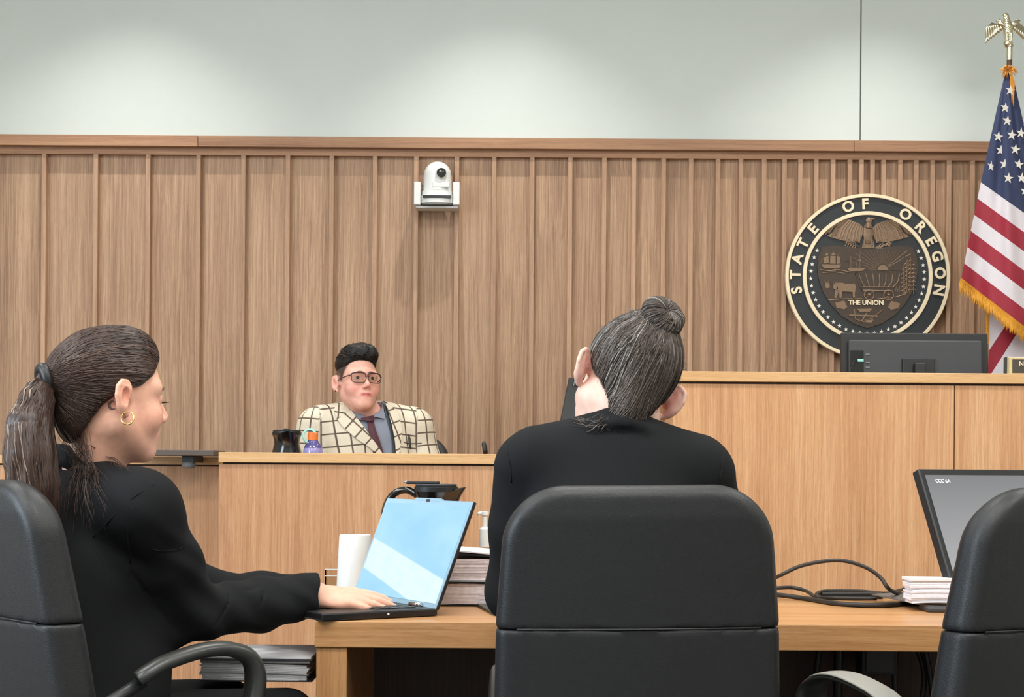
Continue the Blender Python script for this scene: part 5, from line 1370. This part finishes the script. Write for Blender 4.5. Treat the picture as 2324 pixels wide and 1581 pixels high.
    pr = [.016, .030, .040, .046, .045, .034, .012]
    def pony(p): return chain(p, pp, pr, .01)+.0022*np.sin(np.arctan2((p[:, 0]-pp[2][0]), (p[:, 1]-pp[2][1]))*9+p[:, 2]*22)
    pn = sdfo('ponytail', pony, np.min(pp, 0)-.06, np.max(pp, 0)+.06, .0036, HB, t, {'tone': lambda V: np.clip(.22+.14*vnoise(V, 50, 7), 0, .6)})
    n = 620; K = 16; S_ = np.array([v[:] for v in spline([Vector(x.tolist()) for x in pp], 6)], np.float32); S_ = S_[np.linspace(0, len(S_)-1, K).astype(int)]
    rad = np.interp(np.linspace(0, 6, K), range(7), pr)*1.03
    q = rs.uniform(0, 2*math.pi, n); tw = rs.normal(size=n)*.5; rr = rs.uniform(.97, 1.09, n)
    u = np.linspace(0, 1, K)
    ang = q[:, None]+tw[:, None]*u[None]
    L = S_[None]+(np.cos(ang)*rad*rr[:, None])[..., None]*A(1, 0, .1)+(np.sin(ang)*rad*rr[:, None])[..., None]*A(0, 1, 0)
    L += np.sin(u[None, :, None]*7+q[:, None, None])*.004*u[None, :, None]*A(1, .3, 0)
    L = project(pony, L.reshape(-1, 3).astype(np.float32), .0006, 4).reshape(n, K, 3)
    tone = np.clip(rs.normal(.45, .16, n)+.55*(np.cos(q) < -.35)*rs.rand(n)+.3*(rs.rand(n) < .25)*rs.rand(n), 0, 1)
    strands('ponytail_strands', L, rs.uniform(.0007, .0019, n), HB, pn, tone)
    # loose lengths over the shoulder
    n = 80; L = []
    for i in range(n):
        a0 = np.array(P(rs.uniform(128, 205), rs.uniform(940, 1015), 3.08+.05*rs.rand())[:], np.float32); x1 = rs.uniform(125, 250); y1 = rs.uniform(1060, 1215)
        h1 = hit(blazer, x1, y1, off=.006); h0 = hit(blazer, .45*x1+.55*190, 1058, off=.012)
        if h1 is None or h0 is None: continue
        v = [Vector(a0.tolist()), Vector(h0.tolist()), (Vector(h0.tolist())+Vector(h1.tolist()))/2+Vector((rs.normal()*.006, -.006, 0)), Vector(h1.tolist())]
        L.append([w[:] for w in spline(v, 4)])
    for i in range(14):                                      # wisps falling forward over the collar
        a0 = HC+HR@(A(.05, -.06, -.095)*hs); x1 = rs.uniform(255, 320); h0 = hit(blazer, 240+rs.uniform(-8, 8), 1030, off=.008); h1 = hit(blazer, x1, 1062+(x1-255)*.2, off=.007)
        if h1 is None or h0 is None: continue
        L.append([w[:] for w in spline([Vector(a0.tolist()), Vector(h0.tolist()), (Vector(h0.tolist())+Vector(h1.tolist()))/2+Vector((0, -.003, .004)), Vector(h1.tolist())], 4)])
    strands('loose_hair', L, rs.uniform(.0003, .0006, len(L)), HB, hc, np.clip(rs.normal(.45, .2, len(L)), 0, .9))
    # hoop earring and a small crescent tattoo behind the ear
    lobe = hit(body, 289, 938, off=0.001); lobe = np.array(P(291, 940, float(HC[1])-.078)[:], np.float32) if lobe is None else lobe
    cen = Vector(lobe.tolist())+Vector((.002, -.006, -.009)); r = .0122
    MB().tube([cen+Vector((math.cos(q)*r, math.sin(q)*r*.25, math.sin(q)*r)) for q in np.linspace(math.radians(110), math.radians(430), 40)], .0016, 8).build('hoop_earring', 'gold', t, True)
    cr = on_surface(body, [(257+9*math.cos(q), 919-9*math.sin(q)) for q in np.linspace(math.radians(60), math.radians(300), 9)], .0002)
    if len(cr) > 4: MB().tube(spline(cr, 3), [.0006+.0022*math.sin(math.pi*i/(3*(len(cr)-1))) for i in range(3*(len(cr)-1)+1)], 6).build('crescent_tattoo', plain('tattoo', (118, 92, 88), .6), t, True)
left_person()
# ------------------------------------------------------------------ person in the centre seen from behind, hair in a bun
def centre_person():
    ya = math.radians(17); fw = Vector((-math.sin(ya), math.cos(ya), 0))
    HC = np.array(P(1420, 868, 3.02)[:], np.float32); HR = rot_from(fw, pitch=6, roll=20); hs = 1.03
    NK = np.array(P(1402, 985, 2.985)[:], np.float32); TR = rot_from(Vector((-.05, 1, 0)), pitch=10, roll=2.5)
    sR = np.array(P(1606, 1086, 2.99)[:], np.float32); sL = np.array(P(1182, 1062, 2.99)[:], np.float32)
    eL = np.array(P(1168, 1345, 3.08)[:], np.float32); eR = np.array(P(1660, 1350, 3.08)[:], np.float32)
    wL = A(.10, 3.33, .775); wR = A(.36, 3.33, .775)
    t = thing('person', (.19, 2.98, 0), 'seated person seen from behind in a black blazer, greying hair in a bun', 'person')
    hl = Vector((.35, .93, -.05)).normalized(); HLt = frame(hl); hr = Vector((-.35, .93, -.05)).normalized(); HRt = frame(hr)
    wl2 = wL+np.array(hl[:], np.float32)*.005; wr2 = wR+np.array(hr[:], np.float32)*.005
    def head(p): return head_sdf(local(p, HC, HR, hs), full=.004, ear_out=.85)*hs
    def body(p):
        d = masked(p, HC, .22, head)
        d = U(d, s_cap(p, HC+HR@A(0, -.020, -.055), NK+TR@A(0, .02, -.01), .056, .062), .03)
        d = U(d, s_cap(p, HC+HR@A(-.035, .01, -.08), NK+TR@A(-.045, .03, -.02), .026, .030), .03)
        d = U(d, s_cap(p, sL+A(.03, .03, -.03), sR+A(-.03, .03, -.03), .045, .045), .05)
        d = U(d, s_ell(p, NK+TR@A(0, .02, -.2), (.12, .09, .17)), .04)
        d = U(d, chain(p, [sL, eL, wL], [.04, .035, .026]), .02); d = U(d, chain(p, [sR, eR, wR], [.04, .035, .026]), .02)
        d = U(d, masked(p, wl2, .25, lambda x: hand_sdf(local(x, wl2, HLt), 1, (.12, .15, .12))), .004)
        d = U(d, masked(p, wr2, .25, lambda x: hand_sdf(local(x, wr2, HRt), -1, (.12, .15, .12))), .004)
        return d
    SK = skin_mat('skin_pale', (228, 190, 174), (206, 112, 100), (190, 110, 104), (120, 90, 80))
    sdfo('body', body, (-.10, 2.80, .72), (.52, 3.58, 1.40), .0031, SK, t, {'zones': lambda V: zones(V, HC, HR, hs, blush=.9)})
    eyes(t, HC, HR, hs); brows(t, HC, HR, hs, head)
    def blazer(p):
        q = local(p, NK, TR)
        d = torso_sdf(q, 1.06, 1.0, .05)
        for s_, e_, w_, h_ in ((sL, eL, wL, hl), (sR, eR, wR, hr)):
            a = chain(p, [s_, s_*.5+e_*.5, e_, w_], [.050, .051, .050, .042], .03)
            a = a+.0028*vnoise(p, 34, 8)
            a = np.maximum(a, (p-w_)@np.array(h_[:], np.float32)); d = U(d, a, .028)
        d = U(d, s_ell(q, (0, .01, -.55), (.19, .15, .12)), .05)
        for s_ in (sL, sR): d = U(d, s_cap(p, NK+(s_-NK)*.55+A(0, 0, .012), s_+A(0, 0, .018), .036, .034), .02)
        d = S(d, s_cap(p, NK+TR@A(0, .06, .13), NK+TR@A(0, .068, .0), .058, .050), .012)
        pts = [NK+TR@A(.062*math.sin(a), -.004-.056*math.cos(a), .034-.036*(1-math.cos(a))*.9) for a in np.linspace(-2.0, 2.0, 12)]
        pt2 = [x+TR@A(0, -.006, -.03)+(x-NK)*.12 for x in pts]
        d = U(d, U(chain(p, pts, [.0065]*12), chain(p, pt2, [.011]*12), .025), .014)
        return d+.0012*vnoise(p, 14, 2)
    bz_ = sdfo('blazer', blazer, (-.14, 2.78, .44), (.54, 3.42, 1.20), .0042, 'cloth', t)
    for pix in ([(1148, 1008), (1152, 1030), (1158, 1060), (1160, 1095)], [(1641, 1034), (1640, 1052), (1637, 1070), (1634, 1088)]):
        pts = on_surface(blazer, pix, .0002)
        if len(pts) > 2: MB().tube(spline(pts, 4), .0014, 5).build('armhole_seam', 'gloss_black' if False else 'cloth2', bz_, True)
    hipR = A(.29, 3.0, .53); hipL = A(.10, 3.0, .53)
    trousers(t, [hipR, hipL], [hipR+A(.03, .42, .0), hipL+A(-.03, .42, 0)], [hipR+A(.03, .46, -.42), hipL+A(-.03, .46, -.42)], 'cloth2')
    # hair
    def hl_y(z): return np.interp(z, [-.13, -.095, -.06, -.025, .0, .02, .045, .075, .10, .14], [-.060, -.058, -.056, -.036, -.008, .03, .056, .080, .10, .13]).astype(np.float32)
    bun = A(0.002, -.088, .116)
    def cap_q(q):
        d = s_ell(q, (0, -.016, .036), (.0835, .108, .094))
        d = U(d, s_ell(q, (0, -.052, -.040), (.045, .052, .072)), .03)
        d = U(d, s_cap(q, (0, -.055, .09), (0, -.08, .108), .034, .026), .03)
        d = d+.0012*vnoise(q, 95, 12)
        return I(d, (q[:, 1]-hl_y(q[:, 2]))*.75, .012)
    def cap(p): return cap_q(local(p, HC, HR, hs))*hs
    HB = attr_ramp('greying_hair', 'tone', [(0, (36, 31, 29)), (.4, (70, 60, 54)), (.68, (104, 93, 85)), (.85, (150, 144, 140)), (1, (202, 198, 194))], .45, .4)
    hc = sdfo('hair', cap, HC-.20, HC+.20, .0032, HB, t, {'tone': lambda V: np.clip(.30+.14*vnoise(V, 60, 3), 0, 1)})
    bw = HC+HR@(bun*hs); bn = HR@A(.10, -.80, .60); bn /= np.linalg.norm(bn)
    bx = np.cross(bn, HR@A(0, 0, 1)); bx /= np.linalg.norm(bx); by = np.cross(bn, bx)
    def bunf(p):
        q = p-bw; z = q@bn; x = q@bx; y = q@by; r = np.sqrt(x*x+y*y)
        d = np.sqrt((r-.020)**2+(z*1.0)**2)-.0210
        a = np.arctan2(y, x)
        return d+.0014*np.sin(a*7+z*130)*np.clip(r/.02, 0, 1)
    hb = sdfo('bun', bunf, bw-.062, bw+.062, .0026, HB, t, {'tone': lambda V: np.clip(.28+.14*vnoise(V, 70, 5), 0, 1)})
    rs = np.random.RandomState(11)
    # bun strands wind from the rim over the top into the middle
    n = 330; K = 14; L = np.zeros((n, K, 3), np.float32)
    for i in range(n):
        a0 = rs.uniform(0, 2*math.pi); sw = rs.uniform(.5, 1.1); ph = np.linspace(math.radians(-50), math.radians(178), K); rr = .0217+abs(rs.normal())*.0009
        an = a0+sw*np.linspace(0, 1, K)
        R_ = .020+rr*np.cos(ph); Z_ = rr*np.sin(ph)
        L[i] = bw+(R_*np.cos(an))[:, None]*bx+(R_*np.sin(an))[:, None]*by+Z_[:, None]*bn
    strands('bun_strands', L, rs.uniform(.0006, .0013, n), HB, hb, np.clip(rs.normal(.46, .2, n), 0, .95))
    # cap strands gathered up into the bun
    n = 1100
    zz = rs.uniform(-.112, .115, n); sg = np.where(rs.rand(n) < .5, 1, -1)
    xr = np.sqrt(np.clip(1-((zz-.036)/.1)**2, .02, 1))*.083*np.where((zz > .07), rs.uniform(0, 1, n), rs.uniform(.9, 1, n))
    xr = np.where(zz < -.055, rs.uniform(0, .048, n), xr)
    ys = np.where(zz < -.055, -.09+.03*rs.rand(n), hl_y(zz)-.004+rs.normal(size=n)*.004)
    st = HC+(np.stack([sg*xr, ys, zz], 1)*hs)@HR.T
    en = bw-bn*.012+rs.normal(size=(n, 3))*.012
    mid = rs.rand(n) < .3; st[mid] = st[mid]*.55+en[mid]*.45
    L = hair_paths(cap, st.astype(np.float32), en.astype(np.float32), 18, .0003, noise=.0016, seed=5, cen=HC+HR@(A(0, -.02, .02)*hs))
    grey = np.clip((local(st, HC, HR)[:, 0]*-8)*.35, 0, .5)*rs.rand(n)           # more grey on the left temple
    strands('hair_strands', L, rs.uniform(.0006, .0014, n), HB, hc, np.clip(rs.normal(.44, .19, n)+grey, 0, .93))
    # frizz: short free curls round the outline and nape
    n = 90; q = rs.normal(size=(n, 3)); q /= np.linalg.norm(q, axis=1, keepdims=True); q[:, 1] = -np.abs(q[:, 1])*.6
    base = project(cap, (HC+((A(0, -.016, .036)+q*A(.085, .11, .096))*hs)@HR.T).astype(np.float32), .0)
    nr = grad(cap, base); L = np.zeros((n, 7, 3), np.float32); td = np.cross(nr, rs.normal(size=(n, 3))); td /= np.linalg.norm(td, axis=1, keepdims=True)
    for k in range(7):
        u = k/6; L[:, k] = base+nr*(.010*np.sin(u*2.2)*rs.rand(n)[:, None]+.0005)+td*(.022*u)
    strands('frizz', L, rs.uniform(.0002, .0004, n), HB, hc, np.clip(rs.normal(.6, .2, n), 0, .9))
    n = 150; L = []
    for i in range(n):                                             # wisps at the nape lying on the collar
        left = i < 90
        a0 = HC+HR@(A(rs.uniform(-.06, .03) if left else rs.uniform(-.04, .045), -.085, rs.uniform(-.115, -.09))*hs)
        tx, ty = (rs.uniform(1285, 1400), rs.uniform(945, 985)) if left else (rs.uniform(1370, 1470), rs.uniform(950, 985))
        e = np.array(P(tx, ty, 2.93+.02*rs.rand())[:], np.float32); m_ = (a0+e)/2+A(rs.normal()*.006, -.012*rs.rand(), -.008)
        L.append([v[:] for v in spline([Vector(a0.tolist()), Vector(m_.tolist()), Vector(e.tolist())], 5)])
    strands('nape_wisps', L, rs.uniform(.0004, .0009, n), HB, hc, np.clip(rs.normal(.45, .22, n), 0, 1))
centre_person()
# ------------------------------------------------------------------ person at the witness stand
def plaid_mat():
    m, nt, b = nt_new('windowpane_check'); L = nt.links.new
    a = node(nt, 'ShaderNodeAttribute', attribute_name='plaid'); s = node(nt, 'ShaderNodeSeparateXYZ'); L(a.outputs['Vector'], s.inputs[0])
    def line(o, sp, w):
        fr = mth(nt, 'FRACT', mth(nt, 'MULTIPLY', o, 1/sp)); d = mth(nt, 'ABSOLUTE', mth(nt, 'SUBTRACT', fr, .5))
        mr = node(nt, 'ShaderNodeMapRange', interpolation_type='SMOOTHSTEP'); mr.inputs[1].default_value = w/sp*.5+.02; mr.inputs[2].default_value = w/sp*.5-.02; L(d, mr.inputs[0]); return mr.outputs[0]
    ln = mth(nt, 'MAXIMUM', line(s.outputs[0], .047, .0062), line(s.outputs[1], .050, .0058))
    g = node(nt, 'ShaderNodeNewGeometry'); n = node(nt, 'ShaderNodeTexNoise'); n.inputs['Scale'].default_value = 500; L(g.outputs['Position'], n.inputs['Vector'])
    r = ramp(nt, [(.3, lin((198, 188, 168))), (.7, lin((218, 209, 190)))]); L(n.outputs[0], r.inputs[0])
    mx = node(nt, 'ShaderNodeMix', data_type='RGBA'); L(mth(nt, 'MULTIPLY', ln, .92), mx.inputs[0]); L(r.outputs[0], mx.inputs[6]); mx.inputs[7].default_value = (*lin((74, 58, 50)), 1)
    L(mx.outputs[2], b.inputs['Base Color']); b.inputs['Roughness'].default_value = .85; b.inputs['Specular IOR Level'].default_value = .2
    return m
def witness():
    al = math.radians(27); fw = Vector((math.sin(al), -math.cos(al), 0))
    HC = np.array(P(811, 868, 6.25)[:], np.float32); HR = rot_from(fw, pitch=-9, roll=-1); hs = 1.0
    at_ = math.radians(13); NK = np.array(P(832, 931, 6.31)[:], np.float32); TR = rot_from(Vector((math.sin(at_), -math.cos(at_), 0)), pitch=3)
    W_ = 1.22
    sR = NK+TR@A(.168*W_, .0, -.068); sL = NK+TR@A(-.168*W_, 0, -.068)
    eR = NK+TR@A(.235, .03, -.34); eL = NK+TR@A(-.235, .03, -.34)
    wR = A(eR[0]+.10, 6.05, .955); wL = A(eL[0]-.10, 6.05, .955)
    t = thing('person', (float(NK[0]), 6.33, .19), 'person in a cream checked blazer, maroon tie and glasses at the witness stand', 'person')
    hR = Vector((.6, -.75, -.1)).normalized(); hL = Vector((-.6, -.75, -.1)).normalized(); FR, FL = frame(hR), frame(hL)
    def head(p): return head_sdf(local(p, HC, HR, hs), full=.003, open_eye=1.3, jaw=.039)*hs
    def body(p):
        d = masked(p, HC, .22, head)
        d = U(d, s_cap(p, HC+HR@A(0, -.018, -.05), NK+TR@A(0, .01, -.03), .050, .070), .03)
        d = U(d, s_cap(p, HC+HR@A(0, .008, -.085), NK+TR@A(0, .035, -.015), .036, .046), .02)
        d = U(d, s_cap(p, sR+A(.05, 0, -.03), sL+A(-.05, 0, -.03), .045, .045), .05)
        d = U(d, s_ell(p, NK+TR@A(0, .0, -.2), (.15, .08, .17)), .04)
        d = U(d, chain(p, [sR, eR, wR], [.04, .035, .026]), .02); d = U(d, chain(p, [sL, eL, wL], [.04, .035, .026]), .02)
        d = U(d, masked(p, wR, .25, lambda x: hand_sdf(local(x, wR, FR), -1)), .004)
        d = U(d, masked(p, wL, .25, lambda x: hand_sdf(local(x, wL, FL), 1)), .004)
        return d
    def stub(q):
        side = np.clip((np.interp(q[:, 2], [-.03, .0, .03, .06, .09], [-.03, .022, .042, .056, .075])-q[:, 1])/.014, 0, 1)*np.clip((q[:, 2]+.022)/.03, 0, 1)
        ear = np.exp(-(((np.abs(q[:, 0])-.088)/.012)**2+((q[:, 1]+.015)/.022)**2+((q[:, 2]+.002)/.034)**2))
        return np.clip(side*(1-2*ear), 0, .95)*(q[:, 2] > -.06)
    SK = skin_mat('skin_rosy', (226, 172, 154), (220, 126, 118), (186, 100, 98), (46, 40, 38))
    sdfo('body', body, (-.95, 5.84, .90), (-.30, 6.50, 1.60), .0031, SK, t, {'zones': lambda V: zones(V, HC, HR, hs, dark_fn=stub, blush=.38)})
    eyes(t, HC, HR, hs, (.1, 1, .05)); brows(t, HC, HR, hs, head, h=.0215, w=.0028)
    # shirt
    def shirt(p):
        q = local(p, NK, TR); d = torso_sdf(q, W_*.97, 1.20, .05)
        d = U(d, s_ell(q, (0, .06, -.36), (.17, .12, .16)), .05)
        d = S(d, s_cap(p, NK+TR@A(0, .02, .14), NK+TR@A(0, .03, .0), .066, .066), .01)
        return d
    # blazer: same body a little larger, open in a V
    def solid(p):
        q = local(p, NK, TR); d = torso_sdf(q, W_, 1.24, .055)
        d = U(d, s_ell(q, (0, .06, -.36), (.18, .125, .17)), .05)
        for s_, e_, w_, h_ in ((sR, eR, wR, hR), (sL, eL, wL, hL)):
            a = chain(p, [s_, s_*.5+e_*.5, e_, w_], [.066, .070, .062, .045], .03)+.0016*vnoise(p, 40, 4)
            a = np.maximum(a, (p-w_)@np.array(h_[:], np.float32)); d = U(d, a, .03)
        return d-.004
    ed_l = [(786, 906), (797, 925), (812, 948), (832, 975), (852, 1003), (872, 1030), (884, 1050)]
    ed_r = [(871, 906), (877, 925), (886, 948), (893, 975), (897, 1003), (899, 1030), (899, 1050)]
    gl = [local(np.array(hit(solid, *a)[None] if hit(solid, *a) is not None else np.array([P(*a, 6.2)[:]]), np.float32), NK, TR)[0] for a in ed_l]
    gr = [local(np.array(hit(solid, *a)[None] if hit(solid, *a) is not None else np.array([P(*a, 6.2)[:]]), np.float32), NK, TR)[0] for a in ed_r]
    # torso x runs to the subject's right = picture left
    zl = np.array([g[2] for g in gl]); xl = np.array([g[0] for g in gl]); zr = np.array([g[2] for g in gr]); xr = np.array([g[0] for g in gr])
    def vcut(p):
        q = local(p, NK, TR); o = np.argsort(zl); o2 = np.argsort(zr)
        a = np.interp(q[:, 2], zl[o], xl[o]); b = np.interp(q[:, 2], zr[o2], xr[o2])
        return np.maximum(np.maximum(q[:, 0]-a, b-q[:, 0])*.8, .02-q[:, 1])
    def jacket(p):
        d = solid(p); d = S(d, vcut(p), .003)
        return S(d, s_cap(p, NK+TR@A(0, .02, .14), NK+TR@A(0, .035, -.01), .074, .074), .008)
    def plaid(V):
        q = local(V, NK, TR); out = np.stack([q[:, 0]+.3*q[:, 1], q[:, 2]+.12*np.abs(q[:, 0]), q[:, 1]*0], 1)
        for s_, e_ in ((sR, eR), (sL, eL)):
            ax = (e_-s_)/np.linalg.norm(e_-s_); rel = V-s_; al_ = rel@ax; rad = rel-al_[:, None]*ax; dist = np.linalg.norm(rad, axis=1)
            on = (np.abs(q[:, 0]) > .150*W_+.01) & (dist < .085)
            an = np.arctan2(rad@TR[:, 0], rad@TR[:, 1])
            out[on, 0] = an[on]*.068; out[on, 1] = al_[on]
        return out
    PM = plaid_mat()
    jk = sdfo('blazer', jacket, (-1.0, 5.95, .86), (-.22, 6.56, 1.40), .0040, PM, t, {'plaid': plaid})
    sdfo('shirt', shirt, (-.9, 6.05, .95), (-.35, 6.5, 1.36), .005, 'shirt', t)
    def strip(name, f, A_, B_, mat, parent, off=.003, th=.004, n=14, w=8, plaid_rot=None, lift=0.0):
        """panel lofted between two pixel polylines, laid on surface f"""
        def res(pl, n):
            pl = np.array(pl, float); s_ = np.concatenate([[0], np.cumsum(np.linalg.norm(np.diff(pl, axis=0), axis=1))]); u = np.linspace(0, s_[-1], n); return np.stack([np.interp(u, s_, pl[:, 0]), np.interp(u, s_, pl[:, 1])], 1)
        a, b = res(A_, n), res(B_, n); V = []
        for i in range(n):
            for j in range(w):
                u = a[i]*(1-j/(w-1))+b[i]*j/(w-1); h_ = hit(f, u[0], u[1], 5.5, 7.0, off+lift*math.sin(math.pi*j/(w-1)))
                V.append(h_ if h_ is not None else np.array(P(u[0], u[1], float(V[-1][1]) if V else 6.2)[:], np.float32))
        V = np.array(V, np.float32); dirv = V-A(0, 0, EYE); dirv /= np.linalg.norm(dirv, axis=1, keepdims=True)
        V2 = np.concatenate([V, V+dirv*th]); N_ = len(V); Fq = []
        for i in range(n-1):
            for j in range(w-1):
                q = (i*w+j, i*w+j+1, (i+1)*w+j+1, (i+1)*w+j); Fq.append(q); Fq.append(tuple(x+N_ for x in q[::-1]))
        for i in range(n-1):
            for j in (0, w-1): q = (i*w+j, (i+1)*w+j, N_+(i+1)*w+j, N_+i*w+j); Fq.append(q if j == 0 else q[::-1])
        for j in range(w-1):
            for i in (0, n-1): q = (i*w+j, i*w+j+1, N_+i*w+j+1, N_+i*w+j); Fq.append(q[::-1] if i == 0 else q)
        c = V2.mean(0); me = mesh_from(name, V2-c, np.array(Fq), True)
        if plaid_rot is not None:
            q = local(V2, NK, TR); cr, sr = math.cos(plaid_rot), math.sin(plaid_rot)
            pv = np.stack([q[:, 0]*cr+q[:, 2]*sr, -q[:, 0]*sr+q[:, 2]*cr, q[:, 1]*0], 1).astype(np.float32)
            at = me.attributes.new('plaid', 'FLOAT_VECTOR', 'POINT'); at.data.foreach_set('vector', pv.ravel())
        me.set_sharp_from_angle(angle=math.radians(50))
        return put(name, me, mat, parent, Vector(c.tolist()))
    # lapels: upper collar piece then the long lapel
    strip('collar_leaf', solid, [(778, 912), (788, 922), (797, 935), (806, 948)], [(760, 922), (759, 935), (763, 948), (784, 950)], PM, jk, .004, .003, plaid_rot=.15)
    strip('lapel', solid, [(797, 930), (812, 950), (832, 977), (853, 1006), (872, 1034)], [(764, 949), (778, 968), (806, 993), (838, 1014), (866, 1040)], PM, jk, .007, .003, plaid_rot=.75)
    strip('lapel', solid, [(874, 915), (884, 944), (892, 975), (897, 1005), (899, 1036)], [(884, 915), (905, 940), (913, 975), (910, 1005), (905, 1036)], PM, jk, .007, .003, plaid_rot=-.35)
    strip('lining_edge', shirt, [(866, 915), (875, 940), (885, 975), (890, 1005), (890, 1040)], [(877, 915), (888, 945), (895, 975), (899, 1005), (901, 1040)], 'lining', jk, .004, .002)
    # shirt collar and tie
    strip('shirt_collar', shirt, [(788, 917), (806, 930), (822, 941), (836, 948)], [(786, 921), (796, 935), (806, 945), (818, 953)], 'shirt', t, .008, .003)
    strip('shirt_collar', shirt, [(866, 910), (860, 925), (852, 938), (847, 945)], [(868, 912), (871, 928), (873, 941), (873, 950)], 'shirt', t, .008, .003)
    strip('tie_knot', shirt, [(818, 948), (822, 953), (833, 956)], [(848, 942), (851, 949), (848, 956)], 'tie', t, .012, .006, 8, 8, lift=.006)
    strip('tie_blade', shirt, [(833, 955), (836, 975), (841, 1000), (847, 1040)], [(848, 955), (853, 975), (862, 1000), (875, 1040)], 'tie', t, .008, .003, lift=.004)
    # pen in the breast pocket, pocket edge
    pk = on_surface(solid, [(917, 1003), (925, 1005), (940, 1006), (957, 1005)], .001)
    MB().tube(spline(pk, 4), .0016, 5).build('pocket_edge', 'lining', jk, True)
    pa_, pb_ = on_surface(solid, [(928, 985), (932, 1019)], .006)
    pn = tag(MB().tube([pa_, pa_*.7+pb_*.3, pa_*.25+pb_*.75, pb_], [.002, .0048, .004, .001], 8).build('pen', 'black', None, True), 'small black pen clipped in the breast pocket of the checked blazer', 'pen')
    # glasses
    G = lambda x, y, z: Vector((HC+HR@A(x, y, z)).tolist())
    g = thing('eyeglasses', G(0, .1, 0), 'dark brown rectangular eyeglasses worn at the witness stand', 'glasses')
    for sg in (-1, 1):
        pts = []
        for q in np.linspace(0, 2*math.pi, 29)[:-1]:
            cx, cz = math.cos(q), math.sin(q); ex = .0275*math.copysign(abs(cx)**.5, cx); ez = .0195*math.copysign(abs(cz)**.55, cz)
            ex *= (1+.06*(ez > 0)); pts.append((sg*.0325+ex, .1035-.22*abs(sg*.0325+ex)**2*14, -.0015+ez))
        MB().tube([G(*p) for p in pts], [.0017+.0012*(p[2] > .008) for p in pts], 8, close=True).build('rim', 'frame_brown', g, True)
        m = MB(); vs = [G(p[0]*.995+sg*.0325*.005, p[1], p[2]*.98) for p in pts]; m._add(vs+[v+Vector(((HR@A(0, -.0012, 0)).tolist())) for v in vs], [tuple(range(28)), tuple(range(55, 27, -1))]); m.build('lens', LENS, g)
        MB().tube([G(sg*.0595, .091, .009), G(sg*.0705, .078, .0085), G(sg*.0815, .03, .006), G(sg*.0825, -.012, .005)], .0021, 8).build('temple', 'frame_brown', g, True)
    MB().tube(spline([G(-.0075, .1045, .002), G(0, .107, .005), G(.0075, .1045, .002)], 4), .0022, 8).build('bridge', 'frame_brown', g, True)
    for sg in (-1, 1): MB().ball(G(sg*.088, -.008, -.036), .0042, 10).build('ear_plug', 'black', t, True)
    # hair: short sides are on the skin, long swept top
    def top(p):
        q = local(p, HC, HR); d = s_ell(q, (0, -.012, .078), (.0795, .100, .058))
        d = U(d, s_ell(q, (.0, .035, .118), (.060, .055, .030)), .03)
        d = U(d, s_ell(q, (-.03, .062, .105), (.032, .034, .028)), .02)
        d = d+.0022*np.sin(q[:, 0]*170+q[:, 1]*60)*np.clip((q[:, 2]-.08)*20, 0, 1)
        cut = np.interp(q[:, 1], [-.12, -.06, -.02, .02, .06, .10], [-.04, -.012, .012, .036, .070, .088])-q[:, 2]
        d = I(d, cut*.8, .010)
        return I(d, q[:, 1]-.095, .01)
    HB = attr_ramp('black_hair', 'tone', [(0, (14, 12, 12)), (.6, (28, 25, 24)), (1, (56, 48, 45))], .5, .35)
    hc = sdfo('hair', top, HC-.16, HC+.19, .0033, HB, t, {'tone': lambda V: np.clip(.3+.2*vnoise(V, 60, 3), 0, 1)})
    rs = np.random.RandomState(21); n = 380
    x0 = rs.uniform(-.066, .066, n); y0 = rs.uniform(.02, .09, n)
    st = HC+(np.stack([x0, y0, .078+.02*rs.rand(n)], 1))@HR.T; en = HC+np.stack([x0*.9+.02*rs.normal(size=n)*.5, y0-rs.uniform(.06, .13, n), .10+.02*rs.rand(n)], 1)@HR.T
    L = hair_paths(top, st.astype(np.float32), en.astype(np.float32), 10, .0004, noise=.002, seed=6, cen=HC+HR@A(0, -.01, .05))
    L[:, -3:] += (rs.rand(n, 1, 1)*.014*np.linspace(.3, 1, 3)[None, :, None])*A(0, 0, 1)
    strands('hair_strands', L, rs.uniform(.0010, .0024, n), HB, hc, np.clip(rs.normal(.5, .3, n), 0, 1))
    hipR = A(float(NK[0])-.1, 6.36, .70); hipL = A(float(NK[0])+.1, 6.36, .70)
    trousers(t, [hipR, hipL], [hipR+A(0, -.22, .0), hipL+A(0, -.22, 0)], [hipR+A(0, -.16, -.40), hipL+A(0, -.16, -.40)], 'cloth2')
LENS = None
m_, nt_, b_ = nt_new('spectacle_lens')
b_.inputs['Base Color'].default_value = (.95, .93, .9, 1); b_.inputs['Transmission Weight'].default_value = 1; b_.inputs['IOR'].default_value = 1.02; b_.inputs['Roughness'].default_value = 0
LENS = m_
witness()
